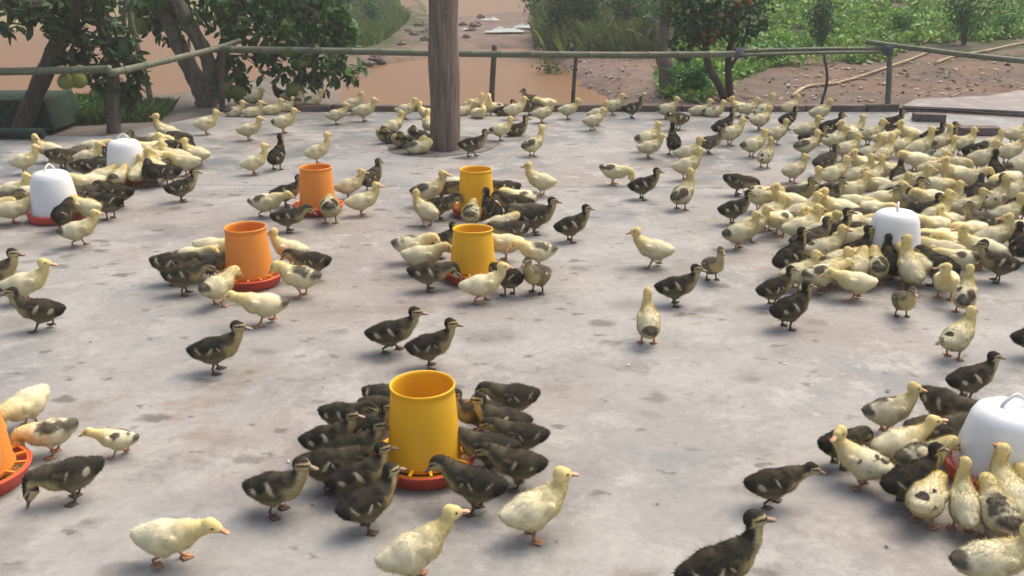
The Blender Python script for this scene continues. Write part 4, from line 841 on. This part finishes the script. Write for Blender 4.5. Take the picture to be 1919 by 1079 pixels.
 (54,802,'Y',250,'gd','yellow duckling with its head down beside the cut-off orange feeder'),(98,852,'P',195,'gd','dark-backed yellow duckling pecking next to the cut-off orange feeder'),(222,854,'P',185,'lo','small dark-backed duckling facing left in the left foreground'),(136,938,'D',198,'gd','dark brown duckling bending down at the cut-off orange feeder'),
 (325,1056,'Y',0,'lo','yellow duckling with its head held low at the bottom left',1.04),(780,1090,'Y',20,'fw','yellow duckling at the bottom centre below the nearest feeder',1.12),(1003,1006,'Y',25,'st','cream duckling facing right just right of the nearest feeder',1.08),(1448,948,'D',5,'lo','dark brown duckling walking right in the right foreground'),(1345,1122,'D',15,'al','dark brown duckling cut off by the bottom edge',1.12),(1850,1104,'T',2,'st','large cream duckling with dark tail in the bottom right corner',1.08)])
ADJ=dict(Y='plain cream',S='spotted cream',T='dark-tailed cream',P='dark-patched cream',D='dark brown',G='mottled olive-brown')
PW=dict(st='standing',al='neck stretched up',wk='walking',fd='head down feeding',fh='neck bent over the pan',gd='head to the ground',lo='head held low',sit='resting',tuck='asleep with head tucked',tl='looking left',tr='looking aside',lb='looking back',pr='preening',op='bill open',fw='leaning forward')
ORD='first second third fourth fifth sixth seventh eighth ninth tenth eleventh twelfth thirteenth fourteenth fifteenth sixteenth seventeenth eighteenth nineteenth twentieth'.split()
def facing(h):
    h%=360
    return ['facing right','facing away right','facing away','facing away left','facing left','facing toward us leftwards','facing the camera','facing toward us rightwards'][int((h+22.5)//45)%8]
# positions, then push overlapping bodies apart a little
ALL=[]
for z,L_ in DK.items():
    for e in L_:
        p=g(e[0],e[1]); sc=(e[6] if len(e)>6 else 1)*random.uniform(.93,1.07)*float(np.interp(e[1],[300,500,700,850,1000],[.98,.92,.85,.79,.79]))*(.80 if len(e)>5 and 'small' in e[5] else 1.0)
        ALL.append(dict(z=z,px=e[0],py=e[1],k=e[2],h=e[3]+random.uniform(-5,5),p=e[4],lab=e[5] if len(e)>5 else None,x=p[0],y=p[1],s=sc))
XY=np.array([(a['x'],a['y']) for a in ALL]); HD=np.radians([a['h'] for a in ALL]); DV=np.c_[np.cos(HD),np.sin(HD)]; X0=XY.copy()
offs=np.array([-.070,-.015,.042]); rad=.042
pairs=[(i,j) for i in range(len(ALL)) for j in range(i+1,len(ALL)) if np.hypot(*(XY[i]-XY[j]))<.32]
for it in range(60):
    for i,j in pairs:
        for oi in offs:
            for oj in offs:
                d=(XY[i]+DV[i]*oi)-(XY[j]+DV[j]*oj); L_=math.hypot(*d)
                if L_<2*rad*.96: c=(d/(L_+1e-6))*(2*rad*.96-L_)*.35; XY[i]+=c; XY[j]-=c
    for i in range(len(ALL)):
        for fx,fy,fr in FIX:
            for o_ in offs:
                d=XY[i]+DV[i]*o_-np.array((fx,fy)); L_=math.hypot(*d)
                if L_<fr+.040: XY[i]+=d/(L_+1e-6)*(fr+.040-L_)*.5
        d=XY[i]-POST; L_=math.hypot(*d)
        if L_<.26: XY[i]+=d/L_*(.26-L_)
    XY+= (X0-XY)*.02
for i,a in enumerate(ALL):
    if a['p']=='fd' and (i*7)%10<6: a['p']='fh'
sp=[]
for fx,fy,fr in FIX[:6]:
    a_=rng.uniform(0,6.28,70); q_=.17+.22*rng.random(70)**2; sp.append(np.c_[fx+q_*np.cos(a_),fy+q_*np.sin(a_)])
P=np.concatenate(sp); litter('spilled_feed','tan grains of spilled feed on the concrete around the feeders',P,np.zeros(len(P)),rng.uniform(.005,.012,len(P)),np.array([(.34,.24,.11),(.42,.32,.18),(.25,.17,.08)])[rng.integers(0,3,len(P))],.1)
cnt={}
for a in ALL:
    if not a['lab']: cnt.setdefault((a['z'],a['k']),[]).append(a)
for (z,k),L_ in cnt.items():
    L_.sort(key=lambda a:a['px'])
    for i,a in enumerate(L_):
        n_=len(L_); right=i>=(n_+1)//2 and n_>4; o_='only' if n_==1 else ('last' if right and i==n_-1 else ORD[n_-1-i] if right else ORD[i]); sd_='right' if right else 'left'
        if o_=='last': o_='rightmost'
        a['lab']=(f"the only {ADJ[k]} duckling {ZN[z]}" if len(L_)==1 else f"{o_} {ADJ[k]} duckling {ZN[z]}" if o_=='rightmost' else f"{o_} {ADJ[k]} duckling from the {sd_} {ZN[z]}")+f", {facing(a['h'])}, {PW[a['p']]}"
        wd=a['lab'].split()
        if len(wd)>16: a['lab']=(f"the only {ADJ[k]} duckling {ZN[z]}" if len(L_)==1 else f"{o_} {ADJ[k]} duckling {ZN[z]}" if o_=='rightmost' else f"{o_} {ADJ[k]} duckling from {sd_} {ZN[z]}")+f", {PW[a['p']]}"
        if len(a['lab'].split())>16: a['lab']=' '.join(a['lab'].split(',')[:1])
for i,a in enumerate(ALL):
    kk={'D':'E','P':'Q'}.get(a['k'],a['k']) if i%2 else a['k']; me=duck_mesh(a['p'],kk); o=obj('duckling',me,None)
    zf=0.0045 if math.hypot(XY[i][0]-POST[0]+.05,XY[i][1]-POST[1]-.17)<.5 else 0.0
    o.location=(XY[i][0],XY[i][1],zf); o.rotation_euler.z=math.radians(a['h']); o.scale=(a['s']*random.uniform(.95,1.05),a['s']*random.uniform(.93,1.10),a['s']*random.uniform(.96,1.05))
    tag(o,a['lab'],'duckling','ducklings on the concrete yard')
    obj('bill',bill_mesh(a['p'],a['k']),None,o)
    if a['py']>330:
        for s in(1,-1): obj('eye',eye_mesh(a['p'],s),None,o)

# ------------------------------------------------------------------ thin milky air over the yard and pond
hz=MB(); hz.box((0,170,1.6),(700,480,7.0)); hz_o=hz.build('haze',None,None,False); tag(hz_o,kind='stuff')
hm=bpy.data.materials.new('haze'); hm.use_nodes=True; ht=hm.node_tree; ht.nodes.remove(ht.nodes['Principled BSDF'])
pv=ht.nodes.new('ShaderNodeVolumePrincipled'); pv.inputs['Color'].default_value=(.93,.95,.93,1); pv.inputs['Density'].default_value=.0038
ht.links.new(pv.outputs[0],ht.nodes['Material Output'].inputs['Volume']); hz_o.data.materials.append(hm)
